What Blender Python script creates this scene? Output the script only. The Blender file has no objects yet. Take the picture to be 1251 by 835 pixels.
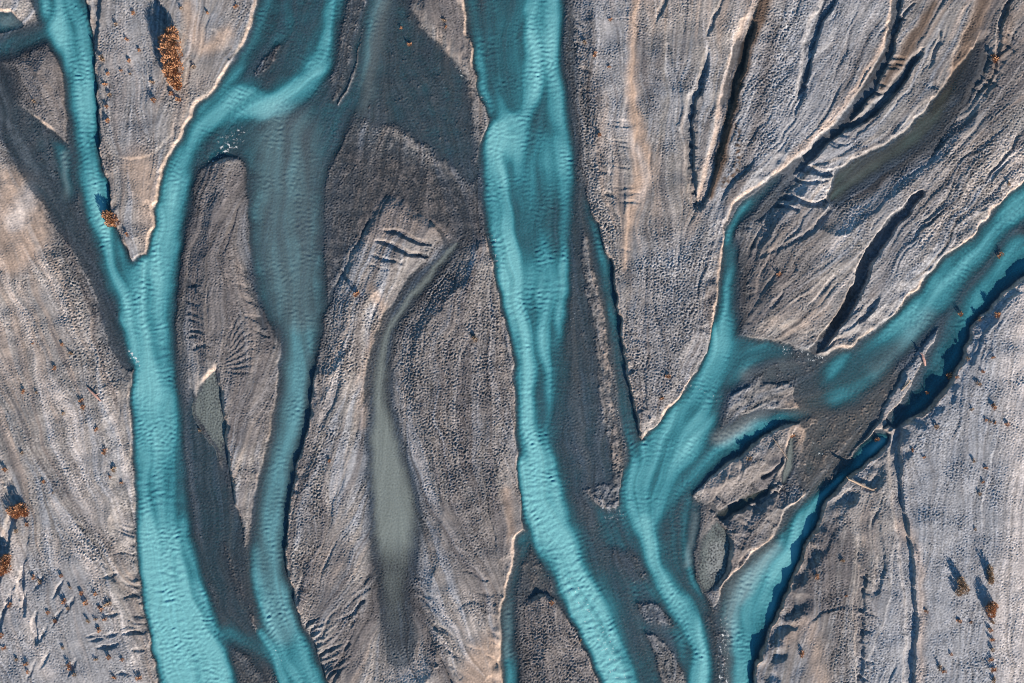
import bpy, math, random
import numpy as np

random.seed(11)
rng = np.random.default_rng(7)
C = bpy.context.scene.collection
S = 0.1                      # metres per map unit
CX, CY = 625.5, 417.5

# ------------------------------------------------------------------ raster
X0, X1, Y0, Y1 = -150, 1401, -150, 985
W, Hh = X1 - X0 + 1, Y1 - Y0 + 1
gx = np.arange(X0, X1 + 1, dtype=np.float32)
gy = np.arange(Y0, Y1 + 1, dtype=np.float32)
X, Y = np.meshgrid(gx, gy)

FY = np.fft.fftfreq(Hh)[:, None]
FX = np.fft.rfftfreq(W)[None, :]
FR = np.sqrt(FX * FX + FY * FY)
def band(wl, spread=0.45, seed=None):
    """isotropic band-limited noise, unit deviation; wl = wavelength in map units"""
    n = np.random.default_rng(seed if seed is not None else int(wl * 977)).standard_normal((Hh, W))
    f = np.fft.rfft2(n)
    l = np.log(np.maximum(FR, 1e-6) * wl) / spread
    r = np.fft.irfft2(f * np.exp(-0.5 * l * l), s=(Hh, W))
    return (r / r.std()).astype(np.float32)
def low(wl, seed):
    n = np.random.default_rng(seed).standard_normal((Hh, W))
    r = np.fft.irfft2(np.fft.rfft2(n) * np.exp(-0.5 * (FR * wl) ** 2 * 4) * (1 / (FR + 0.3 / wl)), s=(Hh, W))
    r -= r.mean()
    return (r / r.std()).astype(np.float32)
def blur(a, sg):
    return np.fft.irfft2(np.fft.rfft2(a) * np.exp(-2 * (math.pi * sg) ** 2 * FR * FR), s=(Hh, W)).astype(np.float32)

def ss(t):
    t = np.clip(t, 0, 1)
    return t * t * (3 - 2 * t)

WX = X + 0.9 * band(46, .5, 1) + 0.28 * band(11, .4, 2)
WY = Y + 0.9 * band(46, .5, 3) + 0.28 * band(11, .4, 4)

# ------------------------------------------------------------------ polylines
def resample(P, step=5.0):
    P = np.asarray(P, dtype=np.float64)
    out = []
    n = len(P)
    for i in range(n - 1):
        p0 = P[max(i - 1, 0)]; p1 = P[i]; p2 = P[i + 1]; p3 = P[min(i + 2, n - 1)]
        m = max(1, int(math.ceil(np.hypot(*(p2 - p1)[:2]) / step)))
        for k in range(m):
            t = k / m
            a = p1 + 0.5 * t * ((p2 - p0) + t * ((2 * p0 - 5 * p1 + 4 * p2 - p3) + t * (3 * p1 - p0 - 3 * p2 + p3)))
            out.append(a)
    out.append(P[-1])
    return np.array(out)

def inside_frame(p):
    return 2 < p[0] < 1249 and 2 < p[1] < 833
def extend(P, d=230):
    P = [np.array(p, dtype=np.float64) for p in P]
    def ext(a, b):
        v = a[:2] - b[:2]; v = v / (np.hypot(*v) + 1e-9)
        q = a.copy(); q[:2] += v * d
        return q
    if not inside_frame(P[0]): P = [ext(P[0], P[1])] + P
    if not inside_frame(P[-1]): P = P + [ext(P[-1], P[-2])]
    return P

def line_field(P, maxd):
    """nearest-distance field of a polyline whose rows are x, y, attributes..; returns window, signed distance, attributes"""
    P = np.asarray(P)
    na = P.shape[1] - 2
    xa, xb = P[:, 0].min() - maxd, P[:, 0].max() + maxd
    ya, yb = P[:, 1].min() - maxd, P[:, 1].max() + maxd
    i0, i1 = int(max(0, xa - X0)), int(min(W, xb - X0 + 1))
    j0, j1 = int(max(0, ya - Y0)), int(min(Hh, yb - Y0 + 1))
    if i1 <= i0 or j1 <= j0: return None
    best = np.full((j1 - j0, i1 - i0), 1e9, np.float32)
    sgn = np.ones_like(best)
    A = [np.zeros_like(best) for _ in range(na)]
    for k in range(len(P) - 1):
        a, b = P[k], P[k + 1]
        p0 = int(max(i0, min(a[0], b[0]) - maxd - X0)); p1 = int(min(i1, max(a[0], b[0]) + maxd - X0 + 1))
        q0 = int(max(j0, min(a[1], b[1]) - maxd - Y0)); q1 = int(min(j1, max(a[1], b[1]) + maxd - Y0 + 1))
        if p1 <= p0 or q1 <= q0: continue
        x = WX[q0:q1, p0:p1] - a[0]; y = WY[q0:q1, p0:p1] - a[1]
        dx, dy = b[0] - a[0], b[1] - a[1]
        L2 = dx * dx + dy * dy + 1e-9
        t = np.clip((x * dx + y * dy) / L2, 0, 1)
        ex = x - t * dx; ey = y - t * dy
        d = np.sqrt(ex * ex + ey * ey)
        w = (slice(q0 - j0, q1 - j0), slice(p0 - i0, p1 - i0))
        m = d < best[w]
        best[w] = np.where(m, d, best[w])
        sgn[w] = np.where(m, np.where(dy * x - dx * y >= 0, 1, -1), sgn[w])
        for q in range(na):
            A[q][w] = np.where(m, a[2 + q] + t * (b[2 + q] - a[2 + q]), A[q][w])
    win = (slice(j0, j1), slice(i0, i1))
    return win, best * sgn, A

def poly_sdf(pts, soft):
    """signed distance (positive inside) of a polygon"""
    P = list(pts) + [pts[0]]
    R = resample(P, 8.0)
    f = line_field(R, soft + 14)
    xs = R[:, 0]; ys = R[:, 1]
    i0, i1 = int(max(0, xs.min() - soft - 16 - X0)), int(min(W, xs.max() + soft + 17 - X0))
    j0, j1 = int(max(0, ys.min() - soft - 16 - Y0)), int(min(Hh, ys.max() + soft + 17 - Y0))
    x = WX[j0:j1, i0:i1]; y = WY[j0:j1, i0:i1]
    ins = np.zeros(x.shape, bool)
    for k in range(len(R) - 1):
        xa, ya, xb, yb = R[k, 0], R[k, 1], R[k + 1, 0], R[k + 1, 1]
        if ya == yb: continue
        c = ((ya > y) != (yb > y)) & (x < (xb - xa) * (y - ya) / (yb - ya) + xa)
        ins ^= c
    d = np.full(x.shape, soft + 14, np.float32)
    w, s, _ = f
    jj0, ii0 = w[0].start - j0, w[1].start - i0
    a0, b0 = max(jj0, 0), max(ii0, 0)
    sub = np.minimum(np.abs(s), soft + 14)
    sy, sx = a0 - jj0, b0 - ii0
    hh = min(d.shape[0] - a0, sub.shape[0] - sy); ww = min(d.shape[1] - b0, sub.shape[1] - sx)
    d[a0:a0 + hh, b0:b0 + ww] = sub[sy:sy + hh, sx:sx + ww]
    return (slice(j0, j1), slice(i0, i1)), np.where(ins, d, -d)

# ------------------------------------------------------------------ feature lists
BANK = dict(X=(9.5, 2.6, .12), S=(6.5, 2.6, .04), s=(5.0, 3.6, .04), m=(1.6, 3.0, .05), g=(0.25, 4.0, .05), f=(0.0, 3.0, .025))
threads = []
def T(rows, depth, sW, sE, bW, bE, pool=0):
    """a thread of water: pairs of bank points, depth, width of the shoaling on both sides, kind of bank on both sides"""
    R = []
    for r in rows:
        dm = 1.0
        if len(r) in (3, ): xl, yl, xr, yr = r[1], r[0], r[2], r[0]
        elif len(r) == 4: xl, yl, xr, yr = r
        else: xl, yl, xr, yr, dm = r
        R.append(((xl + xr) / 2, (yl + yr) / 2, math.hypot(xr - xl, yr - yl) / 2, dm))
    threads.append((R, depth, sW, sE, BANK[bW], BANK[bE], pool))

# left river
T([(0,40,105),(36,52,111),(77,73,116),(129,81,118),(180,84,122),(215,88,127),(231,93,133),(256,98,135),(282,104,142),(308,112,153),(344,124,171),(372,140,190)], 5.5, 11, 4, 'm', 's')
T([(344,150,217),(385,144,216),(420,154,216),(436,160,219),(449,164,220),(487,158,224),(539,163,230),(590,165,234),(625,166,236),(671,167,246),(697,169,251),(723,173,257),(749,178,266),(774,183,276),(800,189,284),(835,196,292)], 6.5, 7, 14, 'm', 'f')
T([(398,0,424,0),(391,39,416,39),(376,77,411,77),(354,103,394,112),(322,114,350,146),(288,104,306,152),(258,118,280,160),(240,136,262,170),(228,158,254,180),(215,180,246,195),(203,205,241,207),(196,231,237,231),(190,256,232,256),(187,282,228,282),(181,308,223,308),(170,344,218,344),(165,372,217,372)], 5.2, 5, 10, 's', 'g')
T([(318,0,340,0),(304,45,328,45),(290,68,312,74),(276,90,300,102),(258,113,286,130)], 3.2, 6, 10, 's', 'f')
# grey reach and its narrow continuation
T([(120,318,398),(160,302,394),(200,303,398),(260,305,398),(320,309,396),(360,318,396),(390,331,396),(412,341,392)], 2.0, 22, 14, 'g', 'g')
T([(338,370,398,370,.35),(339,390,396,390,.6),(341,410,393,410,.9),(436,342,387),(461,340,383),(487,338,381),(513,334,377),(539,329,370),(564,322,363),(590,315,358),(625,309,353),(671,301,349),(697,301,350),(723,304,356),(749,309,363),(774,316,372),(800,328,386),(835,343,399)], 4.0, 12, 8, 'm', 's')
T([(276,792,284,754),(300,800,308,772),(325,814,326,782),(340,826,352,798)], 2.6, 8, 10, 'f', 'f')
T([(312,778,322,770),(330,804,342,794),(340,835,356,835)], 6, 4, 4, 'f', 'f')
# pale thread at the top
T([(0,449,485),(39,442,468),(77,436,461),(103,430,452),(129,420,440),(155,404,427),(190,383,410)], 2.6, 6, 14, 'g', 'f')
# middle river
T([(0,567,592),(26,571,597),(52,575,600),(77,579,600),(98,583,601),(120,588,606),(138,596,609)], 3.8, 4, 8, 's', 'f')
T([(96,602,612),(125,605,618),(155,608,632),(175,606,640)], 4.5, 5, 6, 'f', 'f')
T([(0,635,692),(26,636,688),(77,634,690),(129,630,697),(155,618,701),(178,588,704),(215,588,706),(256,590,705),(282,593,704),(308,600,702),(334,605,702),(359,609,702),(385,615,703),(420,625,706),(461,627,709),(490,629,706),(513,630,700),(539,631,692),(564,632,696),(590,634,704),(625,637,714),(646,641,727),(671,658,740),(697,670,752),(723,680,764),(749,697,775),(774,709,783),(800,721,791),(835,735,806)], 5.2, 8, 30, 's', 'f')
T([(170,592,640),(215,590,628),(260,592,636),(308,602,640),(359,611,646),(420,625,654),(461,628,658),(487,630,661),(513,632,667),(539,633,674),(564,633,682),(590,635,690),(625,639,698),(671,664,715),(723,684,738),(774,713,758),(835,739,786)], 8.5, 5, 9, 'm', 'f')
T([(0,650,691),(77,650,689),(129,655,696),(170,660,703),(215,664,705),(308,664,700),(380,664,696),(662,430,690,430,.7),(664,470,684,470,.2)], 6.5, 14, 8, 'f', 'g')
T([(655,634,650),(700,624,637),(740,615,630),(780,613,631),(835,615,634)], 3.6, 5, 7, 's', 'f')
# side slot joining the right river
T([(222,705,711),(262,714,723),(290,724,734),(334,735,748),(372,740,753),(410,745,758),(436,747,762),(461,751,766),(487,754,772),(513,758,777),(542,763,784),(575,767,800)], 3.2, 4, 4, 'f', 'S')
# right river
T([(948,213,953,219,.5),(924,234,933,244,.8),(902,254,913,264),(889,276,900,281),(884,295,900,300),(881,334,903,334),(876,370,903,372),(871,400,906,408),(866,425,903,445),(858,443,897,468),(848,459,890,482),(834,480,884,506),(818,500,876,532),(800,521,858,570),(784,541,835,600),(768,575,822,632),(766,612,814,648),(776,644,810,655),(785,671,813,671),(792,697,821,697),(806,723,840,723),(822,749,862,749),(835,774,872,774),(843,800,876,800),(840,835,877,835)], 5.2, 4, 12, 's', 'g')
T([(776,630,800,648),(787,671,806,671),(795,697,814,697),(809,723,832,723),(826,749,852,749),(838,774,862,774),(848,800,866,800),(850,835,868,835)], 8, 5, 6, 'f', 'f')
T([(965,421,960,440),(931,415,934,452),(908,411,908,466),(885,425,882,485)], 4.0, 4, 16, 'm', 'g')
T([(990,501,985,510),(940,500,942,525),(903,512,905,549),(877,530,880,567),(852,548,852,590),(826,566,830,612)], 3.8, 12, 6, 'f', 's')
T([(1251,222,1276,262),(1206,267,1234,293),(1188,288,1216,318),(1152,316,1184,357),(1134,339,1167,382),(1116,361,1145,400),(1091,386,1121,424),(1065,406,1098,446),(1038,424,1078,474),(1006,440,1050,502),(985,455,1016,508,.3)], 4.8, 7, 14, 's', 'f')
T([(1238,280,1251,333),(1212,318,1216,361),(1184,346,1196,384),(1164,376,1175,412),(1160,404,1156,443),(1143,443,1134,480),(1118,480,1110,508),(1090,505,1092,522)], 3.4, 10, 4, 'g', 'X')
T([(1066,540,1084,530),(1034,570,1048,568),(1008,596,1020,598),(984,606,1004,620),(964,626,998,638),(950,645,988,653),(936,671,977,680),(912,690,967,704),(890,718,957,728),(874,748,944,756),(880,775,934,780),(882,800,926,800),(886,835,919,835)], 6.2, 11, 5, 's', 'S')
T([(618,850,858),(660,841,851),(690,836,847),(720,842,856),(748,856,872)], 3.2, 3, 5, 'g', 'g')
T([(96,1160,1180),(122,1142,1163),(155,1113,1134)][0:0] or [(1186,62,1189,63,.2),(1176,80,1184,83,.4),(1160,98,1174,103,.6),(1142,121,1164,132,.9),(1111,156,1133,173),(1075,182,1096,202),(1029,206,1054,227),(1014,232,1028,248)], 1.5, 6, 10, 's', 'g', 2)
T([(930,597,934,604),(905,610,911,619),(878,624,884,634)], 1.5, 3, 3, 'm', 's', 2)
T([(535,966,972),(555,961,971),(575,957,968),(588,955,960)], 1.3, 2, 4, 's', 'g', 1)
# left margins
T([(60,22,58,50),(35,33,46,58),(15,40,22,66),(-4,46,0,76)], 1.7, 8, 8, 'g', 'g')
T([(-4,100,10,85),(2,150,22,138),(14,190,34,180),(34,222,60,212),(60,262,96,255),(92,312,112,305),(113,350,128,350),(124,385,143,385),(134,420,158,420),(152,447,166,447)], 0.7, 8, 8, 'g', 'f')
# pools of still milky water
T([(553,294,560,300),(534,317,543,326),(504,349,515,358),(486,374,497,383),(471,397,481,405),(463,415,478,415),(455,449,477,449),(452,487,478,487),(449,526,488,526),(449,577,503,577),(452,625,513,625),(454,655,512,655),(458,690,508,690,.4),(462,712,502,712,.45),(466,745,500,745,.3),(470,780,504,780,.12),(474,800,500,800,.02)], 1.5, 9, 12, 'g', 'g', 1)

sheets = []
def SH(pts, z, soft, amp=0.35): sheets.append((pts, z, soft, amp))
# wide shallows on the left river and the grey reach
SH([(318,-8),(310,20),(303,45),(290,68),(278,88),(262,110),(240,132),(228,158),(217,182),(206,203),(241,205),(262,196),(300,200),(306,260),(312,340),(335,396),(395,378),(395,300),(398,200),(418,160),(438,110),(446,50),(450,-8)], -1.8, 10, .55)
SH([(345,52),(343,66),(328,84),(313,99),(309,94),(320,72)], 0.15, 6, .3)
SH([(424,-5),(445,-5),(432,60),(418,110),(402,125),(408,70)], -0.05, 8, .35)
SH([(455,-10),(500,-10),(505,8),(532,40),(556,66),(579,97),(584,130),(588,200),(588,250),(560,225),(520,190),(480,165),(450,165),(432,140),(445,100),(455,50)], -1.0, 36, .5)
SH([(430,135),(480,160),(530,195),(588,240),(592,290),(565,298),(540,280),(505,262),(470,250),(420,330),(398,360),(398,240),(415,165)], 0.25, 18, .25)
SH([(233,476),(240,508),(254,532),(270,560),(283,600),(296,640),(300,690),(307,762),(302,778),(285,785),(265,735),(250,690),(240,630),(234,570),(226,510)], -0.95, 8, .15)
SH([(285,782),(310,792),(334,812),(344,840),(344,850),(290,850)], -0.1, 6, .3)
SH([(270,660),(282,672),(298,715),(302,740),(290,730),(276,690)], -0.12, 9, .2)
# left margin flats
SH([(-10,95),(10,122),(39,140),(70,163),(84,180),(88,215),(92,245),(60,250),(36,215),(5,175),(-10,150)], -0.4, 5, .35)
SH([(62,170),(84,184),(88,215),(90,240),(78,235),(72,210)], -2.2, 6, .2)
SH([(0,14),(14,13),(29,32),(12,38),(-10,38),(-10,14)], -2.2, 4, .2)
SH([(30,212),(52,215),(66,262),(90,306),(112,345),(128,400),(160,450),(158,470),(130,430),(112,390),(90,345),(62,300),(42,250)], 0.7, 12, .3)
# middle river fringe and its riffles
SH([(590,-8),(640,-8),(638,100),(632,150),(612,152),(604,130),(598,90)], -2.5, 6, .3)
SH([(706,212),(714,240),(724,262),(734,300),(740,340),(744,400),(748,450),(752,500),(758,540),(765,605),(742,616),(714,614),(690,580),(676,545),(690,500),(700,420),(700,300)], -0.75, 12, .3)
SH([(713,280),(727,330),(737,380),(744,420),(746,460),(750,500),(757,540),(762,575),(764,604),(746,606),(748,560),(735,510),(731,460),(726,410),(716,360),(709,310)], 0.5, 6, .5)
SH([(640,655),(660,672),(676,705),(684,732),(660,728),(645,735),(632,735),(632,690)], -0.25, 8, .35)
SH([(718,606),(765,606),(790,680),(806,723),(825,755),(842,795),(840,845),(806,845),(780,774),(760,723),(738,675)], -2.1, 10, .4)
SH([(742,668),(770,672),(790,690),(796,706),(775,708),(752,694)], -0.5, 12, .3)
SH([(775,735),(805,738),(818,752),(826,768),(808,766),(785,758)], 0.1, 7, .35)
SH([(786,772),(806,778),(822,795),(834,815),(838,845),(812,845),(800,805)], 0.5, 6, .4)
SH([(713,598),(742,592),(764,606),(752,622),(730,618)], 0.5, 5, .6)
# right river
SH([(800,612),(836,602),(852,622),(843,660),(838,700),(847,745),(822,728),(808,680)], -2.0, 7, .3)
SH([(1006,433),(1040,424),(1080,440),(1100,455),(1092,480),(1078,505),(1063,532),(1043,557),(1030,582),(1004,606),(984,606),(972,575),(984,530),(958,500),(938,497),(930,468),(945,446),(968,428)], -0.28, 8, .45)
SH([(886,507),(895,480),(905,474),(935,468),(965,470),(985,490),(968,500),(930,500),(905,508)], 1.1, 5, .5)
SH([(1226,272),(1245,280),(1220,312),(1190,342),(1165,372),(1148,402),(1135,402),(1152,368),(1180,330),(1205,300)], -0.7, 12, .5)
SH([(868,748),(888,750),(886,800),(886,845),(876,845),(872,780)], -0.3, 5, .45)
SH([(852,690),(857,658),(872,638),(884,642),(893,662),(889,692),(879,714),(860,722)], -0.9, 8, .2)
# still pond on the dark bar
SH([(265,446),(270,469),(274,500),(279,521),(277,549),(273,564),(265,552),(252,528),(239,505),(237,487),(247,467)], -1.0, 8, .1)
SH([(268,540),(276,545),(284,590),(290,625),(284,628),(272,580)], -0.2, 7, .15)

slots = []
def SL(pts, depth, wall=1.6, lit=None): slots.append((pts, depth, wall, lit if lit else (7 if depth >= 3.4 and pts[-1][1] - pts[0][1] > abs(pts[-1][0] - pts[0][0]) * .8 else wall)))       # pts: x, y, width
SL([(926,-2,0),(916,30,10),(906,60,12),(896,98,12),(886,140,11),(876,182,9),(866,218,8),(857,250,5)], 4.2, 3.0, 8)
SL([(866,66,2),(862,80,4),(855,110,5),(846,127,5),(842,155,7),(842,185,7),(845,215,6),(849,250,3)], 4.5)
SL([(884,-2,2),(878,10,4),(868,32,3),(862,46,2)], 2.6)
SL([(1016,-2,11),(1006,16,9),(997,34,9),(989,60,8),(984,90,5),(980,112,4),(975,138,1)], 4.5)
SL([(1097,-2,5),(1094,25,6),(1089,52,7),(1079,78,7),(1064,107,8),(1044,135,8),(1014,168,8),(984,196,8),(952,222,10),(925,242,13),(905,258,12),(895,275,12)], 7.5, 1.8, 8)
SL([(1124,66,3),(1110,86,6),(1086,116,6),(1062,141,6),(1038,158,3)], 4.5)
SL([(1147,40,2),(1142,62,3),(1134,84,1)], 3)
SL([(1116,6,2),(1102,20,3),(1094,34,2)], 3)
SL([(1206,74,4),(1194,95,7),(1178,121,7),(1155,157,6),(1140,186,2)], 4.8)
SL([(1124,238,5),(1100,262,9),(1079,288,11),(1061,314,11),(1047,350,10),(1027,388,10),(1006,416,9),(993,427,6)], 9.5, 2.0, 3)
SL([(1072,362,1),(1062,378,5),(1054,390,4)], 3.5)
SL([(1030,206,3),(1015,212,6),(998,211,7),(978,206,6),(960,207,5),(946,216,4)], 4.2)
SL([(1008,222,2),(990,224,3),(970,219,3),(958,222,1)], 3.0)
SL([(930,246,4),(945,240,6),(962,242,5),(985,250,5),(1005,249,5),(1014,240,3)], 4.0)
SL([(928,268,5),(938,253,5),(950,252,4),(973,259,3)], 3.8)
SL([(1012,258,3),(992,280,4),(966,297,3),(930,312,2)], 2.0, 3)
SL([(1098,508,4),(1093,540,6),(1092,570,7),(1094,600,8),(1098,630,9),(1103,660,10),(1106,695,9),(1110,735,8),(1112,774,7),(1109,800,7),(1109,838,7)], 5.0)
SL([(1236,-2,4),(1229,8,6),(1222,28,4),(1216,60,3),(1215,90,3)], 3.0)
SL([(1043,690,2),(1052,700,5),(1048,720,5),(1050,740,6)], 2.6, 3)
SL([(1066,628,4),(1070,660,5),(1073,690,6),(1066,720,4)], 2.0, 4)
SL([(1048,752,4),(1047,790,6),(1048,838,6)], 2.4, 3)
SL([(524,772,2),(530,790,4),(538,812,6),(550,838,7)], 3.6)
SL([(470,280,2),(488,286,5),(508,294,5),(526,299,2)], 3.2)
SL([(463,295,2),(480,300,5),(500,309,5),(517,312,4)], 3.4)
SL([(456,312,2),(472,318,3),(490,323,3)], 2.4)
SL([(450,322,1),(465,328,2),(480,332,1)], 1.8)
SL([(418,330,2),(424,340,4),(430,346,1)], 2.2)
SL([(528,270,2),(538,284,4),(545,300,4),(540,308,2)], 2.6)
SL([(188,-2,6),(192,10,9),(200,24,7),(206,32,2)], 3.5)
SL([(122,-2,5),(119,30,6),(117,60,4)], 3.6)
SL([(262,40,2),(272,52,5),(282,66,7),(286,72,3)], 2.2, 3)
SL([(232,75,2),(231,90,3),(227,105,1)], 1.8)
SL([(2,572,3),(10,588,7),(20,606,9),(26,614,4)], 2.5, 3)
SL([(2,690,8),(8,660,8),(18,632,6),(24,622,4)], 3.5, 3)
SL([(30,695,3),(28,715,6),(30,735,5),(33,750,2)], 3.2)
SL([(48,745,2),(44,765,5),(48,785,3)], 2.8)
SL([(15,728,3),(8,745,4),(2,765,4)], 2.8)
SL([(902,585,2),(906,570,3),(904,556,2)], 2.0)
SL([(955,598,2),(940,606,3),(928,614,3),(915,622,2)], 2.6)
SL([(931,582,4),(942,577,4),(950,566,3),(953,552,2)], 3.0)
SL([(957,354,1),(950,364,3),(940,376,2)], 2.4)
SL([(962,305,1),(967,318,3),(970,330,1)], 2.0)
SL([(1107,655,2),(1112,664,4),(1116,672,1)], 2.4)
SL([(735,95,3),(742,130,4),(748,165,2)][0:0] or [(815,60,3),(822,100,6),(828,130,4),(826,150,2)], 1.6, 4)
SL([(812,-2,4),(805,18,3),(800,30,1)], 2.2)
SL([(480,375,2),(484,395,3),(479,410,3),(478,430,2),(477,450,1)], 2.6)
for k in range(16):                                   # comb of little gullies along the long scarp and the tan ramp
    t = k / 15
    x, y = 1090 - 78 * t, 70 + 108 * t
    x += random.uniform(-3, 3); y += random.uniform(-4, 4); L = random.uniform(.6, 1.7)
    SL([(x, y, random.uniform(2, 4.5)), (x + 9 * L, y + random.uniform(-1, 6), 2.4), (x + 16 * L, y + random.uniform(0, 7), .5)], random.uniform(1.6, 3.6), 1.5, 2)
for k in range(13):
    if k in (2, 5, 9): continue
    t = k / 12
    x, y = 752 + 9 * t + random.uniform(-4, 4), 148 + 96 * t + random.uniform(-2, 2)
    SL([(x - 6, y - 1, 1), (x + 6, y + random.uniform(-1, 2), 2.6), (x + 18 + random.uniform(-6, 3), y + random.uniform(0, 5), 1)], random.uniform(.5, 1.7), 1.6)
for k in range(9):
    a = math.radians(8 - 62 * k / 8)
    SL([(270 + 6 * math.cos(a), 455 - 6 * k * .6 + 6 * math.sin(a), 2.2), (270 + 24 * math.cos(a), 452 - 6 * k * .6 + 24 * math.sin(a), 2.2), (270 + 46 * math.cos(a), 448 - 6 * k * .7 + 44 * math.sin(a), .6)], 1.5, 1.8)
for k in range(10):
    t = k / 9
    x, y = 375 + 28 * t, 772 + 50 * t
    SL([(x, y, 2.5), (x + 12, y - 6, 2.5), (x + 28, y - 15, 1)], 1.6, 1.8)
for k in range(11):                                   # torn ground in the lower left
    x, y = random.uniform(115, 178), random.uniform(690, 832)
    if x > 150 + (y - 690) * .28: x -= 30
    SL([(x - 9, y + 1, 1), (x, y, 4), (x + 9, y - random.uniform(-2, 3), 1)], 1.9, 1.5)
for k in range(10):
    x, y = random.uniform(30, 95), random.uniform(690, 832)
    SL([(x + 5, y - 11, 1), (x, y, 3.5), (x - 6, y + 11, 1)], 1.8, 1.5)
for k in range(14):
    t = k / 13
    SL([(92 + 44 * t + random.uniform(-4, 4), 636 + 66 * t, 1), (99 + 44 * t, 641 + 66 * t, 3.2), (104 + 44 * t + random.uniform(-2, 2), 647 + 66 * t, 1)], 1.6, 1.4)

scarps = []
def SC(pts, h, L=25, side=1, w=2.2): scarps.append((pts, h, L, side, w))   # ground drops by h on one side and recovers over L
# faces turned to the sun
SC([(1190,-2),(1176,39),(1161,64),(1160,90),(1142,118),(1111,152),(1075,178),(1029,202)], 2.2, 30, 1, 4)
SC([(10,124),(39,140),(70,164),(84,180)], 1.6, 16, -1)
SC([(140,190),(150,192),(168,194),(188,186),(206,168),(213,150)], 1.1, 18, -1, 3)
SC([(134,84),(131,110),(136,140),(140,175)], 0.8, 12, 1, 3)
SC([(452,259),(436,292),(418,329),(404,358),(396,376)], 1.5, 22, 1, 3)
SC([(516,316),(490,349),(470,380),(458,410),(446,450),(440,500)], 0.9, 16, 1, 3)
SC([(1166,240),(1146,270),(1138,300),(1128,322)], 0.6, 24, 1, 4)
SC([(1052,389),(1040,402),(1030,409),(1016,411)], 1.4, 14, 1)
SC([(1043,650),(1042,684),(1038,735),(1040,770),(1043,838)], 1.8, 16, 1, 2.6)
SC([(1086,640),(1085,690),(1078,745),(1062,790),(1050,810)], 1.0, 18, 1, 3)
SC([(1035,740),(1010,745),(992,756),(985,766)], 1.1, 16, -1)
SC([(1118,660),(1122,720),(1120,770),(1120,838)], 0.7, 22, 1, 4)
SC([(968,535),(962,552),(952,572),(944,590),(936,606),(930,630)], 1.3, 14, -1)
SC([(893,560),(886,585),(872,606),(858,618)], 1.1, 12, 1)
SC([(931,672),(918,668),(905,680),(890,705),(868,745)], 1.8, 10, 1)
SC([(800,0),(808,30),(812,70),(808,110)], 0.7, 16, 1, 3)
SC([(778,0),(774,30),(770,70),(772,110),(775,150),(772,190),(775,215)], 1.0, 20, 1, 4)
SC([(766,240),(764,280),(760,330)], 0.9, 14, 1, 4)
SC([(236,420),(243,450),(238,490)], 0.8, 12, 1)
SC([(277,470),(285,482),(290,505)], 0.8, 10, -1)
SC([(560,745),(580,738),(596,748),(606,760)], 0.9, 12, 1)
SC([(957,354),(946,366),(931,384)], 1.4, 14, 1)
SC([(40,640),(34,690),(16,735)], 1.0, 14, -1, 3)
SC([(185,205),(192,245),(186,290)], 0.5, 10, 1, 3)
SC([(215,34),(232,44),(240,58)], 1.0, 12, -1)
def feather(line, n, length, depth, ang, jit=.35, wid=3.0):
    """rills that drain obliquely off a line"""
    P = resample(line, 3)
    for k in range(n):
        i = min(len(P) - 2, int((k + random.uniform(.1, .9)) / n * (len(P) - 1)))
        a = math.atan2(P[i + 1][1] - P[i][1], P[i + 1][0] - P[i][0]) + math.radians(ang) + random.uniform(-jit, jit)
        L = length * random.uniform(.5, 1.3); b = a + random.uniform(-.4, .4); w = wid * random.uniform(.6, 1.2)
        x, y = P[i][0], P[i][1]
        SL([(x, y, w), (x + L * .5 * math.cos(a), y + L * .5 * math.sin(a), w * .8), (x + L * .5 * (math.cos(a) + math.cos(b)), y + L * .5 * (math.sin(a) + math.sin(b)), .5)], depth * random.uniform(1.0, 2.4), 1.7, 2.2)
feather([(368,765),(385,795),(402,832)], 12, 26, 1.5, -115)
feather([(228,340),(232,400),(240,430)], 8, 18, .9, -70)
feather([(300,330),(325,400),(335,430)], 9, 24, 1.0, 150)
feather([(1170,70),(1150,120),(1120,150)], 8, 16, .8, 160)
feather([(940,225),(900,280),(898,330)], 10, 22, 1.3, -120)
feather([(905,345),(904,400)], 6, 20, 1.0, -110)
feather([(1075,290),(1058,314),(1044,350)], 10, 14, 1.6, 130)
feather([(1052,700),(1050,760),(1048,830)], 7, 20, 1.4, -75)
feather([(880,590),(870,625),(885,650)], 8, 22, 1.2, -60)
feather([(930,600),(915,640),(905,670)], 10, 22, 1.4, 110)
feather([(960,560),(945,600),(935,640)], 8, 22, 1.3, -70)
feather([(845,130),(842,190),(846,240)], 8, 14, 1.0, -60)
feather([(590,700),(612,760),(616,830)], 10, 30, .9, 140)
feather([(500,700),(530,760),(560,830)], 10, 34, .9, -25)
feather([(455,700),(435,760),(410,830)], 10, 34, .9, 20)
feather([(165,640),(168,700),(182,770)], 14, 22, 1.3, 115)
feather([(1230,40),(1215,75),(1190,110)], 9, 20, 1.2, -70)
feather([(760,300),(775,420),(785,520)], 8, 20, .8, -50)
feather([(700,20),(720,140),(745,260)], 14, 18, .8, -40)
# faces turned away from the sun
SC([(1030,100),(1000,150),(975,200)], 0.4, 30, -1, 5)
SC([(955,400),(985,405),(1000,395)], 0.8, 14, -1)
SC([(690,100),(706,150),(716,190)], 0.7, 14, -1, 4)
SC([(702,20),(706,70),(716,120),(730,170),(742,215)], 1.0, 16, -1, 3)
SC([(385,460),(392,520),(388,580)], 0.8, 18, 1, 4)
SC([(560,770),(572,785),(590,790)], 1.2, 12, -1)

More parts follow.
